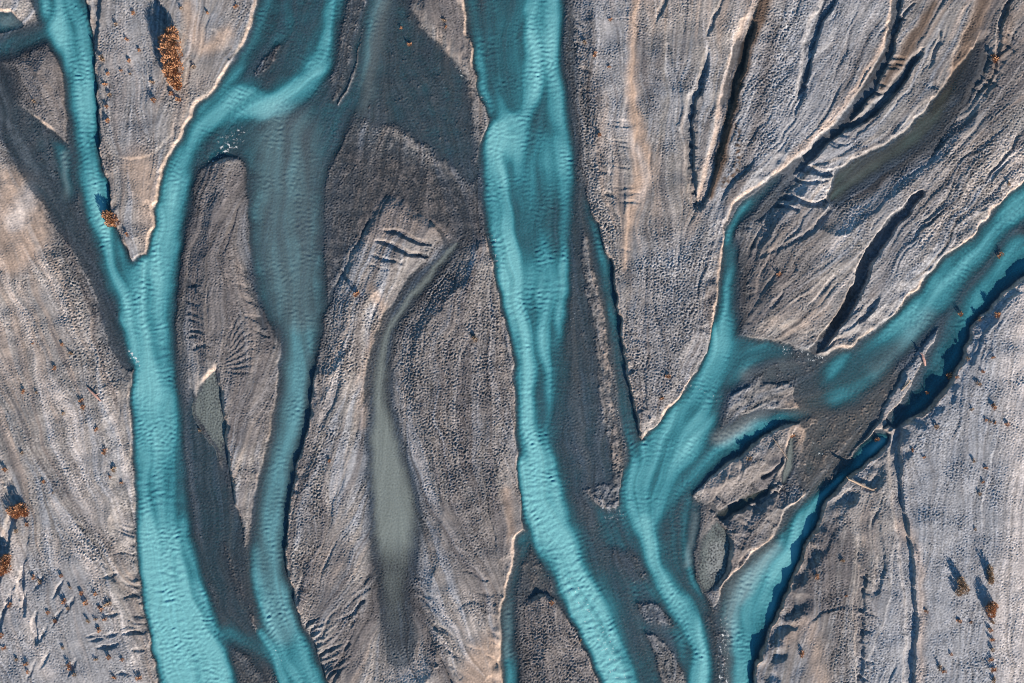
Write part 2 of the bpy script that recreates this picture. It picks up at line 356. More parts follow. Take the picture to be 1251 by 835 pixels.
ridges = []
def RG(pts, z): ridges.append((pts, z))            # pts: x, y, half width; the ground is lifted to at least z
RG([(1148,404,3),(1131,430,8),(1113,458,9),(1095,487,7),(1080,512,4),(1066,530,3),(1050,551,2)], 2.6)
RG([(318,-4,3),(311,20,3),(304,45,3),(290,69,3),(278,89,3),(263,110,3)][0:0] or [(438,-4,1),(447,4,2),(441,50,2),(430,95,2),(412,128,1)], 0.5)

# ------------------------------------------------------------------ ground height
land = 6.5 + 1.1 * low(170, 21) + 0.5 * band(90, .6, 22) + 0.12 * band(34, .5, 23)
win, d = poly_sdf([(1420,150),(1300,290),(1214,350),(1173,405),(1129,470),(1083,525),(1000,610),(965,700),(925,800),(910,1000),(1420,1000)], 60)
land[win] += 4.0 * ss((d + 20) / 50)
H = land.astype(np.float32).copy()
depth_jobs = []
flow_pts = []
for R, dep, sW, sE, bW, bE, pool in threads:
    P = resample(extend(R))
    hwmax = P[:, 2].max()
    fl = P[::4]
    for k in range(len(fl) - 1):
        v = fl[k + 1][:2] - fl[k][:2]; v = v / (np.hypot(*v) + 1e-9)
        flow_pts.append((fl[k][0], fl[k][1], v[0], v[1], fl[k][2] * .5 + 8))
    win, s, (hw, dm) = line_field(P, hwmax + 75)
    e = np.abs(s) - hw                                  # >0 outside
    east = s > 0
    b = np.where(east, bE[0], bW[0]); w = np.where(east, bE[1], bW[1]); k_ = np.where(east, bE[2], bW[2])
    jit = np.clip(1 + 0.22 * band(48, .6, 31)[win], .65, 1.5); w = w * np.clip(1 + .4 * band(30, .5, 32)[win], .5, 2)
    g = b * jit * ss(e / w) + k_ * np.maximum(e, 0) + 0.005 * np.maximum(e, 0) ** 2
    H[win] = np.where(np.abs(s) < 1e8, np.minimum(H[win], np.maximum(g, -0.0)), H[win])
    soft = np.where(east, sE, sW); soft = np.where(soft >= 8, soft * 1.5, soft * 1.15)
    soft = np.minimum(soft, np.maximum(hw * 1.3, 1.5))
    prof = np.clip(-e / soft, 0, 1); prof = .55 * ss(prof) + .45 * prof
    depth_jobs.append((win, np.where(e < 0, -dep * dm * prof, 99).astype(np.float32), pool))

for pts, z, soft, amp in sheets:
    win, d = poly_sdf(pts, soft)
    m = ss((d + soft * .5) / soft)
    tgt = z + amp * (0.5 * band(26, .5, 41)[win] + 0.35 * band(9, .4, 42)[win])
    H[win] = H[win] * (1 - m) + tgt * m

for pts, z in ridges:
    win, s, (hw,) = line_field(resample(extend(pts)), 20)
    m = 1 - ss((np.abs(s) - hw * .4) / (hw * .8 + .8))
    H[win] = np.maximum(H[win], H[win] * (1 - m) + z * m)

def apply_scarp(pts, h, L, side, w, ext=True):
    P = resample(extend(pts) if ext else pts)
    n = len(P)
    tap = np.minimum(1, np.minimum(np.arange(n), np.arange(n)[::-1]) / 4 + .15)
    P = np.column_stack([P, tap])
    win, s, (tp,) = line_field(P, L * 2.2)
    d = np.where(np.abs(s) < 1e8, s * side, 1e4)
    ad = np.abs(d)
    prof = np.where(d > 0, -ss(d / w) * np.exp(-np.maximum(d - w, 0) / L * 1.4), .25 * np.exp(-ad / (L * .4)) - .25 * np.exp(-ad / .8))
    fade = ss((L * 2.2 - ad) / (L * .8))
    dry = ss((H[win] + .3) / 1.2)
    H[win] += h * tp * prof * fade * dry
for sc_ in scarps: apply_scarp(*sc_)

# flow-aligned structure -------------------------------------------------
extra = [
 [(520,190),(480,280),(440,400),(405,560),(390,700)], [(575,320),(530,450),(545,600),(600,720),(610,830)],
 [(480,690),(445,770),(410,830)], [(490,690),(500,760),(520,835)], [(500,690),(540,770),(590,835)], [(470,650),(420,720),(375,790)],
 [(1180,150),(1090,230),(1000,330),(920,400)], [(1240,120),(1150,220),(1060,340)], [(1200,420),(1170,600),(1150,835)], [(1120,560),(1130,700),(1125,835)],
 [(1040,40),(990,140),(920,240),(860,330)], [(760,0),(770,200),(790,450)], [(830,0),(820,200),(810,400)], [(20,250),(100,450),(140,600)],
 [(20,450),(60,560),(110,660),(160,760)], [(40,640),(70,750),(100,835)], [(150,0),(165,120),(175,250)], [(230,30),(210,150),(190,260)],
 [(290,220),(240,320),(235,450)], [(300,320),(330,440),(300,520)], [(1130,20),(1080,110),(990,200)], [(1160,60),(1090,160),(1000,210)], [(980,640),(990,720),(960,835)],
 [(1060,640),(1055,740),(1050,835)], [(660,720),(690,790),(710,835)], [(950,560),(920,620),(880,690)], [(470,60),(510,160),(560,260)], [(450,150),(430,230),(405,340)], [(448,480),(425,520),(395,580)], [(448,560),(425,610),(380,690)], [(450,640),(430,690),(385,760)], [(515,600),(550,660),(600,740)], [(10,70),(50,110),(70,150)]]
for ln in extra:
    P = resample(ln, 18)
    for k in range(len(P) - 1):
        v = P[k + 1] - P[k]; v = v / (np.hypot(*v) + 1e-9)
        flow_pts.append((P[k][0], P[k][1], v[0], v[1], 12))
fp = np.array(flow_pts)
cgx = np.arange(X0, X1 + 8, 8.0); cgy = np.arange(Y0, Y1 + 8, 8.0)
CXg, CYg = np.meshgrid(cgx, cgy)
U = np.zeros_like(CXg); V = np.zeros_like(CXg)
for x, y, vx, vy, r in fp:
    w = 1.0 / ((CXg - x) ** 2 + (CYg - y) ** 2 + r * r) ** 1.8 * r ** 1.2
    U += w * vx; V += w * vy
nn = np.sqrt(U * U + V * V) + 1e-12
U /= nn; V /= nn
def up(a):
    fx = (gx - X0) / 8; fy = (gy - Y0) / 8
    ix = fx.astype(int); iy = fy.astype(int); tx = (fx - ix)[None, :]; ty = (fy - iy)[:, None]
    a00 = a[np.ix_(iy, ix)]; a01 = a[np.ix_(iy, ix + 1)]; a10 = a[np.ix_(iy + 1, ix)]; a11 = a[np.ix_(iy + 1, ix + 1)]
    return ((a00 * (1 - tx) + a01 * tx) * (1 - ty) + (a10 * (1 - tx) + a11 * tx) * ty).astype(np.float32)
U, V = up(U), up(V)
ang = 0.15 * band(70, .5, 51)
ca, sa = np.cos(ang), np.sin(ang)
U, V = (U * ca - V * sa), (U * sa + V * ca)
def smear(n, u, v, half, step=1.0):
    acc = n.copy(); wsum = 1.0
    for sg in (1, -1):
        px = X - X0; py = Y - Y0
        for k in range(half):
            ix = np.clip(px + .5, 0, W - 1).astype(np.int32); iy = np.clip(py + .5, 0, Hh - 1).astype(np.int32)
            px = px + sg * step * u[iy, ix]; py = py + sg * step * v[iy, ix]
            ix = np.clip(px + .5, 0, W - 1).astype(np.int32); iy = np.clip(py + .5, 0, Hh - 1).astype(np.int32)
            acc = acc + n[iy, ix]
    acc -= acc.mean()
    return (acc / acc.std()).astype(np.float32)
streak_f = smear(band(6, .4, 61), U, V, 22, 1.5)       # fine threads of gravel
streak_c = smear(band(17, .45, 62), U, V, 30, 2.5)     # broad threads
grain = band(4.6, .3, 63)               # cobbles slightly drawn out
grain2 = band(3.1, .25, 64)
lump = smear(band(9, .3, 65), -V, U, 2)
ripA = smear(band(6.0, .28, 66), -V, U, 2)             # ripples lie across the flow
ripB = smear(band(10, .28, 67), -V, U, 5)

streak_l = smear(band(24, .5, 68), U, V, 40, 4)
streak_h = smear(band(13, .5, 69), U, V, 50, 3)        # long bands of sorted gravel
# ------------------------------------------------------------------ masks of ground character
def paint(pts, soft=18):
    out = np.zeros((Hh, W), np.float32)
    P = resample(extend(pts))
    win, s, (hw,) = line_field(P, P[:, 2].max() + soft)
    out[win] = 1 - ss((np.abs(s) - hw + soft * .5) / soft)
    return out
def area(pts, soft=30):
    out = np.zeros((Hh, W), np.float32)
    win, d = poly_sdf(pts, soft)
    out[win] = ss((d + soft * .5) / soft)
    return out
coarse = np.zeros((Hh, W), np.float32)
for p in [
  [(480,395),(520,350),(575,305),(600,330),(618,400),(626,520),(600,620),(540,600),(500,520),(482,450)],
  [(355,600),(395,480),(400,540),(400,660),(375,760),(352,680)],
  [(690,0),(705,0),(735,140),(745,230),(760,330),(740,330),(712,220),(696,110)],
  [(770,330),(860,270),(880,330),(865,410),(800,500),(780,530),(762,450)],
  [(50,290),(90,310),(125,400),(150,460),(130,500),(100,440),(70,370)],
  [(1150,190),(1270,120),(1270,200),(1160,300),(1120,290)],
  [(1010,745),(1040,745),(1043,850),(1012,850)],
  [(90,630),(110,640),(140,690),(130,710),(105,680)],
  [(395,360),(440,350),(470,400),(455,450),(400,480),(390,420)],
  [(640,730),(690,760),(730,850),(640,850)],
  [(930,20),(980,0),(970,110),(920,200),(900,180)]]:
    coarse = np.maximum(coarse, area(p, 34))
smooth = np.zeros((Hh, W), np.float32)
for p in [
  [(0,215),(45,220),(60,270),(50,310),(0,300)], [(768,150),(800,140),(800,210),(770,330),(758,330),(765,240)],
  [(1060,160),(1150,60),(1190,0),(1150,0),(1080,100),(1000,190)], [(205,0),(260,0),(290,70),(260,90),(230,60)],
  [(80,700),(110,700),(130,850),(90,850)], [(570,790),(610,760),(630,850),(560,850)], [(960,770),(1010,740),(1000,850),(950,850)]]:
    smooth = np.maximum(smooth, area(p, 26))
sand = np.zeros((Hh, W), np.float32)
for a in [
  paint([(776,0,5),(773,60,5),(772,120,6),(780,170,10),(785,215,12),(768,270,6),(762,330,3)], 12),
  paint([(1145,-2,7),(1125,40,8),(1095,80,8),(1075,105,6)], 14) * .5,
  paint([(1208,-2,10),(1186,50,9),(1166,90,8)], 14),
  paint([(170,200,20),(185,250,14),(182,300,6)], 22) * .7,
  area([(0,205),(40,215),(62,275),(48,320),(0,330)], 26) * .8,
  area([(575,790),(600,770),(625,800),(620,850),(560,850)], 22) * .8,
  paint([(618,600,4),(625,650,5),(628,690,3)], 12),
  paint([(450,350,4),(470,385,5),(452,430,5),(443,520,5)], 12) * .7,
  paint([(960,780,10),(985,760,10),(1000,830,10)], 20) * .6,
  paint([(1100,640,10),(1120,700,5),(1120,830,5)], 14) * .5,
  paint([(230,10,8),(250,60,9),(280,40,6)], 16) * .7, area([(960,490),(1090,450),(1060,530),(1000,600),(975,570)], 30) * .9,
  paint([(640,680,14),(660,715,12)], 16) * .6, paint([(735,340,8),(745,450,9),(756,570,8)], 10) * .45, area([(430,190),(520,210),(560,290),(500,285),(440,290)], 30) * .5]:
    sand = np.maximum(sand, a)
mud = np.maximum.reduce([
  paint([(935,-2,8),(924,30,8),(912,60,8),(902,98,8),(892,140,7),(883,180,7),(875,215,6),(868,240,4)], 8),
  paint([(893,150,5),(902,180,4),(898,205,5),(884,225,6)], 7) * np.clip(.55 + .6 * band(9, .4, 71), 0, 1),
  paint([(1140,6,4),(1120,40,7),(1098,76,6),(1075,108,3)], 9) * .9,
  paint([(1202,-2,7),(1180,52,9),(1165,95,8),(1140,135,6)], 14) * .8,
  paint([(1186,105,3),(1150,160,4),(1100,205,4),(1050,245,3)], 12) * .4, paint([(1232,10,5),(1222,60,6),(1205,110,4)], 12) * .5,
  paint([(1040,360,6),(1018,396,6)], 8) * .6])
blue = np.maximum.reduce([
  area([(-40,640),(60,680),(110,690),(170,860),(-40,860)], 40) * .6,
  area([(1100,440),(1300,330),(1300,850),(1050,850),(1095,640)], 60) * .9,
  area([(860,180),(960,0),(1090,0),(1040,120),(930,235),(870,300)], 40) * .75,
  area([(700,0),(775,0),(770,130),(750,160)], 30) * .6,
  area([(1090,230),(1130,290),(1080,380),(1030,400)], 30) * .6,
  area([(780,300),(870,290),(860,410),(790,520)], 40) * .5,
  area([(135,0),(180,0),(200,150),(150,190),(130,90)], 24) * .5])
pale = np.maximum.reduce([
  paint([(1250,420,14),(1255,560,16),(1250,700,18),(1255,840,18)], 50) * .8, paint([(15,640,4),(30,740,6),(60,820,8)], 24) * .5, paint([(140,440,3),(90,400,10),(60,340,8)], 30) * .35,
  paint([(40,230,10),(22,270,12)], 18) * .8, paint([(60,470,6),(95,520,8),(100,590,6)], 26) * .7,
  paint([(1228,440,6),(1236,520,10),(1240,640,12),(1220,740,10),(1235,835,14)], 40) * .7,
  paint([(100,670,5),(125,710,6)], 14) * .8, paint([(60,650,4),(75,690,4)], 12) * .5, paint([(18,735,4),(26,700,3)], 8) * .6,
  paint([(490,800,10),(500,845,20)], 26) * .6, paint([(760,150,5),(790,215,4),(776,250,3)], 10) * .5, paint([(630,660,4),(624,690,4)], 10) * .8,
  paint([(455,190,7),(450,215,6)], 16) * .5, paint([(585,440,4),(605,520,4)], 16) * .35, paint([(6,145,3),(30,185,5),(44,212,4)], 8) * .7, paint([(40,160,2),(58,190,4),(66,215,3)], 8) * .5])
dark = np.maximum.reduce([
  area([(228,215),(300,205),(300,330),(335,430),(345,470),(325,540),(285,540),(270,450),(240,440),(226,360)], 26) * .6,
  area([(0,70),(55,36),(78,90),(82,178),(40,138),(0,100)], 14) * .6,
  area([(420,170),(590,240),(600,310),(480,290),(430,300),(400,360),(398,250)], 30) * .5,
  paint([(468,700,10),(445,770,9),(425,825,6)], 24) * .8, paint([(494,705,8),(520,770,9),(538,830,6)], 20) * .8, paint([(482,690,18),(480,725,14)], 26) * .8, paint([(455,740,8),(420,800,8),(400,840,6)], 18) * .8, paint([(505,735,8),(530,790,8),(552,840,6)], 16) * .8,
  paint([(720,20,6),(716,90,8),(728,150,8),(738,220,6)], 14) * .4,
  area([(640,720),(690,740),(740,850),(635,850)], 20) * .6, paint([(110,640,5),(135,665,5),(152,690,4)], 14) * .6,
  paint([(80,590,4),(100,620,6),(125,650,5)], 14) * .4,
  paint([(780,30,8),(785,90,10),(795,130,8)], 14) * .35,
  area([(1100,230),(1200,130),(1160,290)], 30) * .2,
  paint([(945,30,7),(930,110,9),(915,190,8),(890,250,5)], 18) * .6, paint([(1215,-2,12),(1195,60,10),(1170,110,8)], 16) * .6,
  paint([(1070,30,5),(1040,90,7),(1000,150,5)], 16) * .3, paint([(1240,60,14),(1225,120,14),(1195,170,10)], 30) * .5,
  area([(905,300),(960,260),(1010,260),(1000,340),(940,400),(908,395)], 24) * .45, paint([(1110,270,6),(1085,320,8),(1050,390,7)], 16) * .4,
  area([(955,640),(1040,660),(1030,740),(960,740)], 30) * .45, paint([(1238,105,5),(1185,190,6),(1115,268,5)], 16) * .55, paint([(1215,150,4),(1150,225,5),(1085,285,4)], 14) * .45, paint([(530,-2,20),(565,50,14),(580,90,5)], 16) * .7, area([(860,600),(960,545),(950,640),(880,700)], 20) * .5,
  area([(765,340),(860,340),(865,420),(780,520)], 30) * .25, area([(360,600),(400,620),(430,700),(380,760)], 26) * .4, area([(520,620),(630,600),(620,760),(560,720)], 34) * .45,
  area([(490,400),(560,330),(620,400),(628,560),(560,600),(510,540)], 34) * .4, area([(385,430),(400,470),(380,600),(360,620),(365,540)], 16) * .4])

tone = (1 - .55 * blue) * np.clip(.5 * streak_l + .6 * streak_h + .3 * streak_c + .4 * low(80, 83), -1.6, 1.6)
dark = np.clip(np.maximum(dark * 1.25, 0) + np.clip(tone - .35, 0, 1) * .8 * (1 - sand), 0, 1)
pale = np.clip(np.maximum(pale, np.clip(-tone - .7, 0, 1) * .45), 0, 1)
grain *= np.clip(1 + .4 * band(40, .5, 84), .3, 2)
# small old channel edges that follow the old flow
rf = random.Random(5)
def trace(x, y, n, st=6.0, sg=1):
    out = [(x, y)]
    for _ in range(n):
        i = int(np.clip(x - X0, 0, W - 1)); j = int(np.clip(y - Y0, 0, Hh - 1))
        x += sg * st * U[j, i]; y += sg * st * V[j, i]
        i = int(np.clip(x - X0, 0, W - 1)); j = int(np.clip(y - Y0, 0, Hh - 1))
        if H[j, i] < .6: break
        out.append((x, y))
    return out
made = 0
while made < 150:
    if rf.random() < .5: x, y = rf.uniform(880, 1251), rf.uniform(-10, 420)
    else: x, y = rf.uniform(-20, 1270), rf.uniform(-20, 855)
    i, j = int(x - X0), int(y - Y0)
    if H[j, i] < 1.5 or smooth[j, i] > .6 or (x > 1110 and y > 470 and rf.random() < .8) or (x < 130 and 300 < y < 620 and rf.random() < .7): continue
    P = trace(x, y, rf.randint(5, 20))
    made += 1
    if len(P) < 4: continue
    apply_scarp(P, rf.choice((.4, .5, .7, 1.1)) * rf.uniform(.7, 1.4), rf.uniform(7, 20), rf.choice((1, -1, -1)), rf.uniform(1.8, 4), False)
hue = .8 * smear(band(20, .5, 70), U, V, 45, 3) + .6 * low(110, 85)
sand = np.clip(np.maximum(sand, np.clip(hue - .5, 0, 1) * .38 * (1 - blue)), 0, 1)
blue = np.clip(np.maximum(blue, np.clip(-hue - .3, 0, 1) * .8), 0, 1)
for _ in range(260):
    if rf.random() < .4: x, y = rf.uniform(880, 1251), rf.uniform(-10, 420)
    else: x, y = rf.uniform(-20, 1270), rf.uniform(-20, 855)
    if H[int(y - Y0), int(x - X0)] < 1.2 or (x > 1110 and y > 470) or (x < 130 and 300 < y < 620): continue
    P = trace(x, y, rf.randint(4, 14))
    if len(P) < 4: continue
    n = len(P)
    SL([(p[0], p[1], .4 + 2.0 * math.sin(math.pi * (k + .5) / n)) for k, p in enumerate(P)], rf.uniform(.9, 2.2), 1.3, 1.8)
rough = np.clip(0.55 + 0.55 * coarse - 0.42 * smooth - .35 * sand + 0.18 * band(70, .5, 81), 0.1, 1.3)
dry = ss((H + .2) / 1.2)
H += dry * (0.14 * rough ** 2.4 * grain + 0.34 * (0.22 + .75 * rough) * grain2)
H += dry * (0.13 * streak_f * (0.3 + 0.5 * rough) + (0.09 * streak_c + .13 * streak_l) * (1 - .75 * blue))
H += (1 - dry) * (0.10 * grain + 0.15 * grain2 + .12 * streak_c)
# slots are cut into the finished ground
slotm = np.zeros((Hh, W), np.float32)
for pts, dep, wall, lit in slots:
    P = resample(extend(pts), 4); P[:, 2] *= 1.2
    win, s, (wd,) = line_field(P, P[:, 2].max() + 22)
    m = 1 - ss((np.abs(s) - wd * .5 + .3) / np.where(s > 0, wall, lit))
    m *= np.clip(wd / 1.5, 0, 1)
    if lit not in (6, 8): slotm[win] = np.maximum(slotm[win], ss((wd * .5 + 9 - np.abs(s)) / 3) * (np.abs(s) < 1e8))
    cut = dep * np.clip(wd / 5, .35, 1)
    H[win] = np.maximum(H[win] - cut * m, np.minimum(H[win], .35))
# water bodies
D = np.full((Hh, W), -1e3, np.float32)
poolmap = np.zeros((Hh, W), np.int8)
mod = np.clip(1 + 0.14 * blur(streak_c, 3) / .6 + .16 * streak_l + .2 * low(70, 77), .5, 1.5)
for win, z, pool in depth_jobs:
    zz = np.where(z < 50, z * (1 if pool == 1 else mod[win]), 99)
    cutm = zz < H[win]
    H[win] = np.minimum(H[win], zz)
    if pool: poolmap[win] = np.where(cutm, pool, poolmap[win])
    else: poolmap[win] = np.where(cutm & (zz < -.5), 0, poolmap[win])
win, d = poly_sdf([(265,446),(270,469),(274,500),(279,521),(277,549),(273,564),(265,552),(252,528),(239,505),(237,487),(247,467)], 4)
poolmap[win] = np.where(d > -3, 1, poolmap[win])
win, d = poly_sdf([(852,690),(857,658),(872,638),(884,642),(893,662),(889,692),(879,714),(860,722)], 6)
poolmap[win] = np.where(d > -4, 1, poolmap[win])

wet_raw = np.minimum(H, 0)
wet_raw = np.where((wet_raw < 0) & (poolmap == 0), wet_raw * np.clip(1 + .3 * streak_h + .15 * streak_f, .35, 1.8), wet_raw)
soft_bed = blur(wet_raw, 2.6) * .55 + blur(wet_raw, 5.0) * .45
still = blur((poolmap > 0).astype(np.float32), 1.5)
wet_raw *= 1
H = np.where(H < -.05, (1 - still) * np.minimum(soft_bed, -.06) + still * H, H).astype(np.float32)
H += (H < 0) * (.13 * grain2 + .08 * grain)
depth = -H
hb = blur(H, 1.7)
gyy, gxx = np.gradient(hb)
bankface = ss((np.sqrt(gxx * gxx + gyy * gyy) - .38) / .5) * ss((hb - .3) / 1.0) * (1 - .8 * mud) * (1 - .85 * slotm)  # pale dry silt on steep banks, also brightening the sunlit rims by colour
bankface = np.maximum(bankface, np.maximum(paint([(1090,-2,2),(1085,25,3),(1078,50,3),(1067,74,3),(1051,101,4),(1031,128,4),(1002,160,4),(971,188,4),(945,212,3)], 4), paint([(920,-2,3),(908,30,4),(899,60,4),(888,98,4),(878,140,4),(869,182,3),(859,216,3),(853,248,3)], 4)) * 1.0)  # cream silt strips that widen the lit look of two sun-facing scarps
# ------------------------------------------------------------------ the meshes
def axis(lo, hi):
    core = np.arange(lo - 40, hi + 41, 1.0)
    out = [0.0]; st = 1.5
    while out[-1] < 2600:
        out.append(out[-1] + st); st *= 1.09
    o = np.array(out[1:])
    return np.concatenate([(core[0] - o)[::-1], core, core[-1] + o])
vx = axis(0, 1251); vy = axis(0, 835)
nx, ny = len(vx), len(vy)
def sample(a, xs, ys):
    fx = np.clip(xs - X0, 0, W - 1.001); fy = np.clip(ys - Y0, 0, Hh - 1.001)
    ix = fx.astype(int); iy = fy.astype(int); tx = (fx - ix)[None, :]; ty = (fy - iy)[:, None]
    return ((a[np.ix_(iy, ix)] * (1 - tx) + a[np.ix_(iy, ix + 1)] * tx) * (1 - ty) + (a[np.ix_(iy + 1, ix)] * (1 - tx) + a[np.ix_(iy + 1, ix + 1)] * tx) * ty).astype(np.float32)
def nearest(a, xs, ys):
    return a[np.ix_(np.clip(np.rint(ys - Y0), 0, Hh - 1).astype(int), np.clip(np.rint(xs - X0), 0, W - 1).astype(int))]

def grid_mesh(name, VXg, VYg, Z, face_mask, attrs, mat):
    idx = np.arange(nx * ny).reshape(ny, nx)
    q = np.stack([idx[1:, :-1], idx[1:, 1:], idx[:-1, 1:], idx[:-1, :-1]], -1).reshape(-1, 4)
    if face_mask is not None: q = q[face_mask.reshape(-1)]
    used = np.zeros(nx * ny, bool); used[q.reshape(-1)] = True
    remap = np.cumsum(used) - 1
    q = remap[q]
    co = np.stack([(VXg - CX) * S, (CY - VYg) * S, Z * S], -1).reshape(-1, 3)[used].astype(np.float32)
    me = bpy.data.meshes.new(name)
    me.vertices.add(len(co)); me.vertices.foreach_set('co', co.reshape(-1))
    me.loops.add(q.size); me.loops.foreach_set('vertex_index', q.reshape(-1).astype(np.int32))
    me.polygons.add(len(q))
    me.polygons.foreach_set('loop_start', np.arange(0, q.size, 4, dtype=np.int32))
    me.polygons.foreach_set('loop_total', np.full(len(q), 4, np.int32))
    me.polygons.foreach_set('use_smooth', np.ones(len(q), bool))
    me.update(calc_edges=True)
    for k, a in attrs.items():
        at = me.attributes.new(k, 'FLOAT', 'POINT')
        at.data.foreach_set('value', a.reshape(-1)[used].astype(np.float32))
    me.materials.append(mat)
    o = bpy.data.objects.new(name, me); C.objects.link(o)
    return o

# ------------------------------------------------------------------ materials
def mat(name):
    m = bpy.data.materials.new(name); m.use_nodes = True
    nt = m.node_tree; nt.nodes.clear()
    out = nt.nodes.new('ShaderNodeOutputMaterial')
    return m, nt, out
def N(nt, t, **kw):
    n = nt.nodes.new(t)
    for k, v in kw.items(): setattr(n, k, v)
    return n
def mixc(nt, fac, a, b, mode='MIX'):
    n = N(nt, 'ShaderNodeMix', data_type='RGBA', blend_type=mode)
    for sock, v in ((0, fac), (6, a), (7, b)):
        if isinstance(v, bpy.types.NodeSocket): nt.links.new(v, n.inputs[sock])
        elif sock == 0: n.inputs[0].default_value = v
        else: n.inputs[sock].default_value = (*v, 1)
    return n.outputs[2]
def math_n(nt, op, a, b=None, clamp=False):
    n = N(nt, 'ShaderNodeMath', operation=op, use_clamp=clamp)
    for i, v in enumerate((a, b)):
        if v is None: continue
        if isinstance(v, bpy.types.NodeSocket): nt.links.new(v, n.inputs[i])
        else: n.inputs[i].default_value = v
    return n.outputs[0]
def attr(nt, name): return N(nt, 'ShaderNodeAttribute', attribute_name=name).outputs['Fac']

def ground_material():
    m, nt, out = mat('gravel')
    geo = N(nt, 'ShaderNodeNewGeometry')
    b = N(nt, 'ShaderNodeBsdfPrincipled')
    b.inputs['Specular IOR Level'].default_value = .25
    def noise(sc, det=3, r=.6):
        n = N(nt, 'ShaderNodeTexNoise'); n.inputs['Scale'].default_value = sc; n.inputs['Detail'].default_value = det; n.inputs['Roughness'].default_value = r
        nt.links.new(geo.outputs['Position'], n.inputs['Vector']); return n.outputs['Fac']
    col = mixc(nt, math_n(nt, 'MULTIPLY', math_n(nt, 'SUBTRACT', noise(.12, 5), .35), 2.2, True), (.185, .185, .183), (.275, .257, .243))
    col = mixc(nt, attr(nt, 'blue'), col, (.25, .268, .292))
    col = mixc(nt, attr(nt, 'sand'), col, (.36, .275, .215))
    col = mixc(nt, attr(nt, 'pale'), col, (.50, .46, .43))
    col = mixc(nt, attr(nt, 'dark'), col, (.115, .110, .112))
    col = mixc(nt, attr(nt, 'mud'), col, (.085, .062, .048))
    col = mixc(nt, math_n(nt, 'MULTIPLY', math_n(nt, 'MULTIPLY', attr(nt, 'bank'), noise(.9, 4)), 1.25, True), col, (.40, .32, .265))  # dry silt colour, with the sunlit bank rims brightened in it
    # individual stones differ in tone
    v = N(nt, 'ShaderNodeTexVoronoi'); v.inputs['Scale'].default_value = 4.6
    nt.links.new(geo.outputs['Position'], v.inputs['Vector'])
    sep = N(nt, 'ShaderNodeSeparateColor'); nt.links.new(v.outputs['Color'], sep.inputs[0])
    tone = math_n(nt, 'MULTIPLY_ADD', sep.outputs[0], .95); tone.node.inputs[2].default_value = .52
    ro = attr(nt, 'rough')
    col = mixc(nt, math_n(nt, 'ADD', math_n(nt, 'MULTIPLY', ro, .6), .3, True), col, mixc(nt, 1, col, tone, 'MULTIPLY'))
    st = math_n(nt, 'MULTIPLY_ADD', attr(nt, 'streak'), .15); st.node.inputs[2].default_value = 1
    col = mixc(nt, 1, col, st, 'MULTIPLY')
    wet = attr(nt, 'wet')
    col = mixc(nt, wet, col, mixc(nt, 1, col, (.205, .26, .315), 'MULTIPLY'))
    nt.links.new(col, b.inputs['Base Color'])
    rg = math_n(nt, 'MULTIPLY_ADD', wet, -.35); rg.node.inputs[2].default_value = .9
    nt.links.new(rg, b.inputs['Roughness'])
    bp = N(nt, 'ShaderNodeBump'); bp.inputs['Distance'].default_value = .07
    nt.links.new(math_n(nt, 'MULTIPLY', ro, .9), bp.inputs['Strength'])
    nt.links.new(noise(5, 4, .7), bp.inputs['Height'])
    nt.links.new(bp.outputs[0], b.inputs['Normal'])
    nt.links.new(b.outputs[0], out.inputs['Surface'])
    return m

